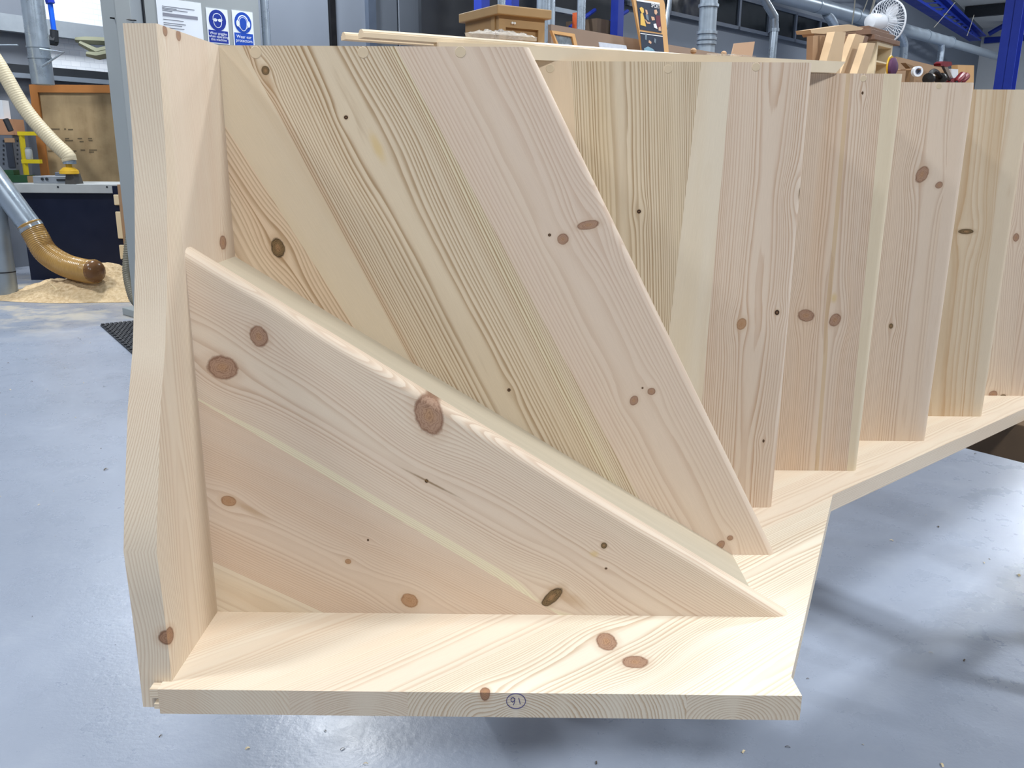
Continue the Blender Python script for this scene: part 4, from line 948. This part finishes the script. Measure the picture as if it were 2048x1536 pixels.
# things on the bench
q = at(128,365,7.75)
vs_ = empty('cutter_block', (q.x, 7.8, bz)); tag(vs_, 'flat grey metal cutter block lying on the bench under the yellow nozzle', 'tool')
x0, x1 = at(70,360,7.7).x, at(138,360,7.7).x; z1 = at(100,352,7.7).z
MB().box((x0, 7.66, bz), (x1, 7.95, z1), ch=.006).build('body', plain('machine_alu', srgb(150,156,164), .4, .3), vs_)
MB().box((x0+.18, 7.75, z1), (x1-.04, 7.95, z1+.035), ch=.004).build('cap', plain('machine_alu2', srgb(110,118,132), .4, .3), vs_)
for px in (85, 94): 
    w_ = at(px,358,7.66); MB().lathe([(.014,0),(.014,.01),(0,.012)], 10, T((w_.x, 7.66, w_.z), rx=math.pi/2)).build('knob', DARK, vs_, None, True)
w0, w1 = at(114,360,7.66), at(131,360,7.66); MB().box((w0.x, 7.65, w0.z-.01), (w1.x, 7.66, w0.z+.01)).build('slot', DARK, vs_)
# cream hose with yellow nozzle on a dark guard
HY = 7.6
hs = empty('dust_hose', (at(140,340,HY).x, HY+.1, bz)); tag(hs, 'cream ribbed dust hose coming down to a yellow nozzle on the bench', 'hose')
def ribbed(path, r, mat, name, parent, per=.03, amp=.06, n=16):
    pts = [Vector(p) for p in path]; out = []; rad = []
    # Catmull-Rom
    P_ = [pts[0]*2-pts[1]]+pts+[pts[-1]*2-pts[-2]]
    dense = []
    for i in range(1, len(P_)-2):
        for k in range(24):
            t = k/24; a, b, c, d = P_[i-1:i+3]
            dense.append(.5*((2*b)+(c-a)*t+(2*a-5*b+4*c-d)*t*t+(3*b-a-3*c+d)*t**3))
    dense.append(pts[-1])
    tot = 0; acc = [0]
    for i in range(1, len(dense)): tot += (dense[i]-dense[i-1]).length; acc.append(tot)
    nn = int(tot/per)*3; j = 0
    for i in range(nn+1):
        s_ = tot*i/nn
        while j < len(acc)-2 and acc[j+1] < s_: j += 1
        f = (s_-acc[j])/max(1e-9, acc[j+1]-acc[j]); out.append(dense[j].lerp(dense[j+1], f)); rad.append(r*(1+amp*(1 if i % 3 == 1 else -.5)))
    return MB().tube(out, rad, n).build(name, mat, parent, None, True, angle=80)
CRM = plain('cream_hose', srgb(198,186,158), .45, 0, .05)
ribbed([at(-70,40,HY), at(-10,118,HY), at(48,215,HY), at(98,275,HY), at(134,310,HY), at(139,322,HY)], .068, CRM, 'hose', hs, .022, .03)
q = at(139,324,HY); MB().lathe([(.05,-.02),(.062,-.018),(.062,.02),(.05,.022)], 20, T(q)).build('collar', GALV, hs, None, True)
YLW = plain('yellow_cast', srgb(212,168,44), .4, 0, .1)
q = at(138,334,HY); MB().tube([q+Vector((0,0,.05)), q-Vector((0,0,.03))], .03, 14).build('neck', YLW, hs, None, True)
q = at(138,341,HY); MB().lathe([(.0,.035),(.05,.03),(.085,.0),(.09,-.03),(.075,-.035)], 24, T(q)).build('nozzle', YLW, hs, None, True)
z1 = at(138,346,HY).z; MB().prism([(q.x-.03, bz), (q.x+.08, bz), (q.x+.055, z1), (q.x-.01, z1)], -HY-.10, -HY+.05, Matrix(((1,0,0,0),(0,0,-1,0),(0,1,0,0),(0,0,0,1)))).build('guard', plain('dark_guard', srgb(74,72,70), .5), hs)
# yellow frame, grey tool chest, boxes and green machine behind the bench
FY = 8.05
yf = empty('yellow_frame', (at(60,350,FY).x, FY, bz)); tag(yf, 'yellow steel guard frame standing on the bench in front of the plywood', 'frame')
MY = plain('yellow_paint', srgb(206,184,30), .45, 0, .1)
def bpx(nm, x0, y0, x1, y1, Y, d, mat, par): 
    a_, b_ = at(x0,y0,Y), at(x1,y1,Y); b_.z = max(b_.z, bz+.0005); return MB().box((a_.x, Y, b_.z), (b_.x, Y+d, a_.z)).build(nm, mat, par, None, center=par is None)
bpx('top_rail', 34,263,76,271,FY,.06,MY,yf); bpx('mid_rail', 42,319,80,327,FY,.05,MY,yf)
a_, b_ = at(39,265,FY), at(50,352,FY)
MB().tube([a_+Vector((0,.03,0)), Vector((b_.x, FY+.03, bz))], .03, 4).build('upright', MY, yf)
jar = empty('glass_jar', (at(58,319,8.3).x, 8.3, at(58,319,8.3).z)); 
jq = at(58,317,FY+.02); jb = at(58,319,FY).z
WM[jar.name] = T((jq.x, FY+.03, jb)); jar.matrix_world = WM[jar.name]; tag(jar, 'small clear jar on the yellow frame rail', 'jar')
MB().lathe([(.03,0),(.035,.01),(.035,.09),(.028,.105)], 16, WM[jar.name]).build('body', plain('jar_glass', srgb(200,206,210), .1, 0, .1, 20, .5, trans=.4), jar, None, True)
MB().lathe([(.03,.105),(.03,.12),(0,.12)], 16, WM[jar.name]).build('lid', GALV, jar, None, True)
tcx = empty('tool_chest', (at(12,345,FY).x, FY+.2, bz)); tag(tcx, 'grey perforated steel cabinet left of the yellow frame', 'cabinet')
bpx('body', -30,270,37,372,FY+.1,.3,plain('steel_grey', srgb(96,102,112), .5),tcx); bpx('dark_front', 10,285,31,335,FY+.09,.012,plain('charcoal', srgb(46,52,64), .6),tcx)
for k in range(6): bpx('slot', 5,280+k*9,8,284+k*9,FY+.092,.01,DARK,tcx); bpx('slot', 33,280+k*9,36,284+k*9,FY+.092,.01,DARK,tcx)
bpx('label_card', 8,276,29,285,FY+.088,.012,m_pb,tcx)
o = bpx('cardboard_box', -20,238,30,270,FY+.12,.2,plain('carton', srgb(176,130,98), .7),None); tag(o, 'brown carton on top of the grey steel cabinet', 'box')
o = bpx('white_tub', -20,200,9,238,FY+.14,.12,WHT,None); tag(o, 'white tub standing on the brown carton', 'tub')
o = MB().tube([at(11,238,FY), at(22,262,FY)], .028, 6).build('black_handle', DARK, None, None, True, True); tag(o, 'black tool handle leaning on the brown carton', 'tool')
grn = empty('green_vice', (at(25,360,7.85).x, 7.9, bz)); tag(grn, 'dark green machine vice at the left end of the bench', 'vice')
GRN = plain('green_enamel', srgb(38,74,48), .45, 0, .15)
bpx('body', -10,350,58,370,7.86,.14,GRN,grn); bpx('jaw', 5,340,28,352,7.87,.11,GRN,grn); bpx('block', 54,352,70,370,7.85,.12,plain('tan_block', srgb(140,116,84), .6),grn)
# galvanised stand pipe, sloping duct and amber hose
sp = empty('stand_pipe', flr(16,588)); tag(sp, 'thick galvanised stand pipe with sloping branch, on the floor at the left edge', 'pipe')
bq = flr(16,588); rp = .088
MB().tube([bq, bq+Vector((0,0,.9))], rp, 24).build('pipe', GALVD, sp, None, True)
MB().tube([bq+Vector((0,0,.20)), bq+Vector((0,0,.21))], rp+.003, 24).build('band', DARK, sp, None, True)
DY = bq.y
MB().tube([at(-60,290,DY), at(62,455,DY)], .10, 24).build('branch', GALV, sp, None, True)
MB().tube([at(60,452,DY), at(64,458,DY)], .107, 24).build('clamp', GALV, sp, None, True)
AMB, N, B = newmat('amber_hose')
B.inputs['Base Color'].default_value = srgb(176,138,76); B.inputs['Roughness'].default_value = .25; B.inputs['Subsurface Weight'].default_value = .0; B.inputs['Specular IOR Level'].default_value = .6
cz = N.noise(N.coord(), 5, 3); N.put(B.inputs['Base Color'], N.mix(cz, srgb(150,112,56), srgb(190,152,90)))
ah = empty('amber_hose', flr(150,575)); tag(ah, 'amber ribbed extraction hose curling down to the sawdust heap', 'hose')
ribbed([at(58,448,DY-.0), at(72,472,DY-.01), at(92,505,DY-.05), at(130,530,DY-.12), at(172,542,DY-.2), at(192,543,DY-.25)], .102, AMB, 'hose', ah, .02, .035, 24)
q = at(190,543,DY-.25); MB().lathe([(0,.06),(.05,.052),(.088,.03),(.102,0),(.100,-.03)], 24, Matrix.Translation(q) @ (at(195,543,DY-.26)-at(172,542,DY-.2)).to_track_quat('Z','Y').to_matrix().to_4x4()).build('end_cap', plain('amber_dark', srgb(112,78,48), .25), ah, None, True)
# sawdust heap
hp = flr(150,596)
m_dust, N, B = newmat('sawdust')
co = N.coord(); f1 = N.noise(co, 30, 5, .7); f2 = N.noise(co, 6, 4, .6)
N.put(B.inputs['Base Color'], N.mix(N.sm(f1, .3, .7), N.mix(N.sm(f2, .35, .7), srgb(176,148,108), srgb(206,178,136)), srgb(224,200,162))); B.inputs['Roughness'].default_value = .9
N.put(B.inputs['Normal'], N.bump(f1, .6, .02))
from mathutils import noise as mn
sd = MB(); nr, na = 34, 90; vs = []
for i in range(nr+1):
    for k in range(na):
        u = i/nr; a = 2*math.pi*k/na; rx, ry = .92, .50
        ed = 1+.22*mn.noise(Vector((math.cos(a)*2, math.sin(a)*2, 1.)))
        x, y = rx*u*ed*math.cos(a), ry*u*ed*math.sin(a)
        n_ = mn.fractal(Vector((x*5, y*5, 2.)), .9, 2., 5)
        h = .17*(1-u)**.9*(1+.6*mn.noise(Vector((x*2.2+3, y*2.2, 0)))) + .035*n_*(1-u**3)
        h += .12*math.exp(-((x-.28)/.25)**2-((y-.05)/.22)**2)
        vs.append(Vector((x, y, max(.001, h*(1-u**4))+.001)))
sd.add(vs, [(i*na+k, i*na+(k+1) % na, (i+1)*na+(k+1) % na, (i+1)*na+k) for i in range(nr) for k in range(na)])
o = sd.build('sawdust_heap', m_dust, None, T(hp+Vector((0, .22, 0))), True, angle=180); tag(o, 'heap of pale sawdust on the floor under the amber hose', 'sawdust', None, 'stuff')
o = MB().prism([(0,-.012),(.5,-.03),(.62,.0),(.5,.02)], 0, .006, Matrix.Identity(4)).build('wood_sliver', plain('pale_sliver', srgb(230,210,170), .5), None, Matrix.Translation(at(96,560,hp.y+.02)) @ (at(134,596,hp.y-.12)-at(96,560,hp.y+.02)).to_track_quat('X','Z').to_matrix().to_4x4()); tag(o, 'pale pointed wood sliver sticking out of the sawdust heap', 'offcut')
# slotted ply support, flexible grey hose and white cloth behind the machine edge
sl = empty('slotted_panel', flr(248,590)); WM[sl.name] = T(Vector((at(248,500,7.2).x, 7.2, 0))); sl.matrix_world = WM[sl.name]; tag(sl, 'upright plywood panel with cut slots next to the bench', 'panel')
a_, b_ = at(230,369,7.2), at(266,369,7.2)
MB().box((a_.x+.02, 7.2, .25), (a_.x+.10, 7.24, a_.z)).build('board', m_pb, sl); MB().box((a_.x+.10, 7.22, a_.z-.75), (b_.x+.1, 7.24, a_.z)).build('board', m_pa, sl)
MB().box((a_.x+.02, 7.24, 0), (a_.x+.06, 7.30, .3)).build('foot', m_pb, sl)
for z0, z1 in ((a_.z-.20, a_.z-.10), (a_.z-.52, a_.z-.26), (a_.z-.72, a_.z-.58)): MB().box((a_.x-.09, 7.33, z0), (a_.x+.0, 7.35, z1), ch=.008).build('slot_tongue', mwb, sl)
MB().box((a_.x-.10, 7.35, .2), (a_.x+.02, 7.37, a_.z-.02)).build('dark_back', NAVY, sl)
gh = empty('grey_flexible_hose', flr(262,612)); tag(gh, 'grey corrugated hose hanging beside the machine post down to the floor', 'hose')
ribbed([at(264,450,6.25), at(258,500,6.2), at(256,545,6.12), at(266,590,6.0), at(276,606,5.95)], .042, plain('grey_rubber', srgb(120,116,102), .5), 'hose', gh, .02, .09, 14)
cl = MB(); pts = [at(252,392,6.9), at(258,400,6.9), at(262,430,6.9), at(264,455,6.9), at(257,440,6.9), at(254,410,6.9)]
slab = MB().add([p+Vector((0,-.01,0)) for p in pts]+[p+Vector((0,.01,0)) for p in pts], [tuple(range(6)), tuple(range(6,12))[::-1]]+[(i,(i+1)%6,6+(i+1)%6,6+i) for i in range(6)])
o = slab.build('white_rag', WHT, None, None, False, True); tag(o, 'white rag hanging on the slotted plywood panel', 'rag')
# wall-hung things on the left
vp = empty('vertical_duct', (0, 0, 0)); q = at(63,60,7.95); WM[vp.name] = T((q.x, 7.95, 1.6)); vp.matrix_world = WM[vp.name]; tag(vp, 'thick galvanised duct coming straight down above the plywood', 'duct')
zb_ = at(72,158,7.95).z
MB().tube([Vector((q.x+.02, 8.0, zb_-.05)), Vector((q.x+.02, 8.0, 4.6))], .105, 24).build('pipe', GALV, vp, None, True)
for py in (93, 115): 
    z_ = at(60,py,7.95).z; MB().tube([Vector((q.x+.02, 8.0, z_-.008)), Vector((q.x+.02, 8.0, z_+.008))], .112, 24).build('band', GALV, vp, None, True)
MB().tube([at(36,90,7.85), at(-10,90,7.85)], .008, 6).build('bracket', GALV, vp); MB().tube([at(80,98,7.85), at(128,104,7.85), at(84,133,7.85)], .012, 6).build('bracket', GALV, vp)
bl = empty('blue_drop_line', at(107,70,8.6)); tag(bl, 'bright blue compressed-air pipe hanging in front of the white brick', 'pipe')
BLP = plain('bright_blue', srgb(24,92,214), .4)
MB().tube([at(98,-30,8.6), at(100,5,8.6), at(108,62,8.6)], .026, 10).build('pipe', BLP, bl, None, True)
MB().tube([at(98,-4,8.6), at(101,7,8.6)], .045, 10).build('valve', plain('deep_blue', srgb(20,44,150), .4), bl, None, True)
MB().tube([at(108,60,8.6), at(109,84,8.6)], .042, 10).build('coupling', DARK, bl, None, True); MB().tube([at(84,78,8.6), at(113,82,8.6)], .05, 8).build('connector', DARK, bl, None, True)
OLV = plain('olive_strap', srgb(118,120,100), .6, 0, .15)
for pts, lab in (([(152,80), (175,81), (236,84)], 'upper olive strap end hanging on the white brick wall'), ([(160,86), (195,104), (250,92)], 'middle olive strap sagging on the white brick wall'), ([(174,108), (196,112), (245,102)], 'lowest grey-green strap hanging on the white brick wall')):
    o = MB().tube([at(*p, 8.9-.12*pts[0][0]/60+.3) for p in pts], [.03, .045, .045], 6).build('hanging_strap', OLV, None, None, True, True); tag(o, lab, 'strap', 'straps hung on the left wall')
# rubber mat
mt0 = flr(201,652); e1 = (flr(274,717)-mt0).normalized(); e2 = Vector((-e1.y, e1.x, 0))
mm = Matrix((e1, e2, Vector((0,0,1)))).transposed().to_4x4(); mm.translation = mt0
RUB = plain('black_rubber', srgb(34,36,42), .6, 0, .2)
LM = (flr(274,717)-mt0).length
mat_e = empty('rubber_mat', (0,0,0)); WM[mat_e.name] = mm; mat_e.matrix_world = mm; tag(mat_e, 'black woven rubber mat on the floor in front of the grey machine', 'mat')
MB().box((0, .0, .001), (LM, .75, .010)).build('base', RUB, mat_e, mm)
lk = MB(); 
for i in range(int(LM/.045)):
    for j in range(24):
        x = i*.045+.006; y = j*.031+(.015 if i % 2 else .0)+.004
        if y+.022 < .75 and x+.036 < LM: lk.box((x, y, .010), (x+.036, y+.022, .020))
tag(lk.build('links', RUB, mat_e, mm), None, None, None, 'stuff')
# shavings and crumbs on the floor
random.seed(21)
sv = MB(); sv2 = MB()
for k in range(420):
    x, y = random.uniform(-3.2, 3.4), random.uniform(.3, 5.0)
    L = random.uniform(.004, .014)*(1 if random.random() > .06 else 2.4); w = L*random.uniform(.15, .45); a = random.uniform(0, 6.28)
    m_ = T((x, y, .0008), a); n = 4; vs = []
    for i in range(n+1):
        u = i/n; c_ = .25*L*math.sin(math.pi*u); vs += [m_ @ Vector((L*(u-.5), -w/2, c_)), m_ @ Vector((L*(u-.5), w/2, c_+w*.3))]
    (sv if random.random() > .45 else sv2).add(vs, [(2*i, 2*i+1, 2*i+3, 2*i+2) for i in range(n)])
tag(sv.build('wood_shavings', plain('shaving_pale', srgb(214,196,160), .7)), 'scattered pale wood shavings across the painted floor', 'shavings', None, 'stuff')
tag(sv2.build('floor_crumbs', plain('crumb_dark', srgb(88,80,72), .8)), 'scattered dark crumbs and splinters across the painted floor', 'crumbs', None, 'stuff')
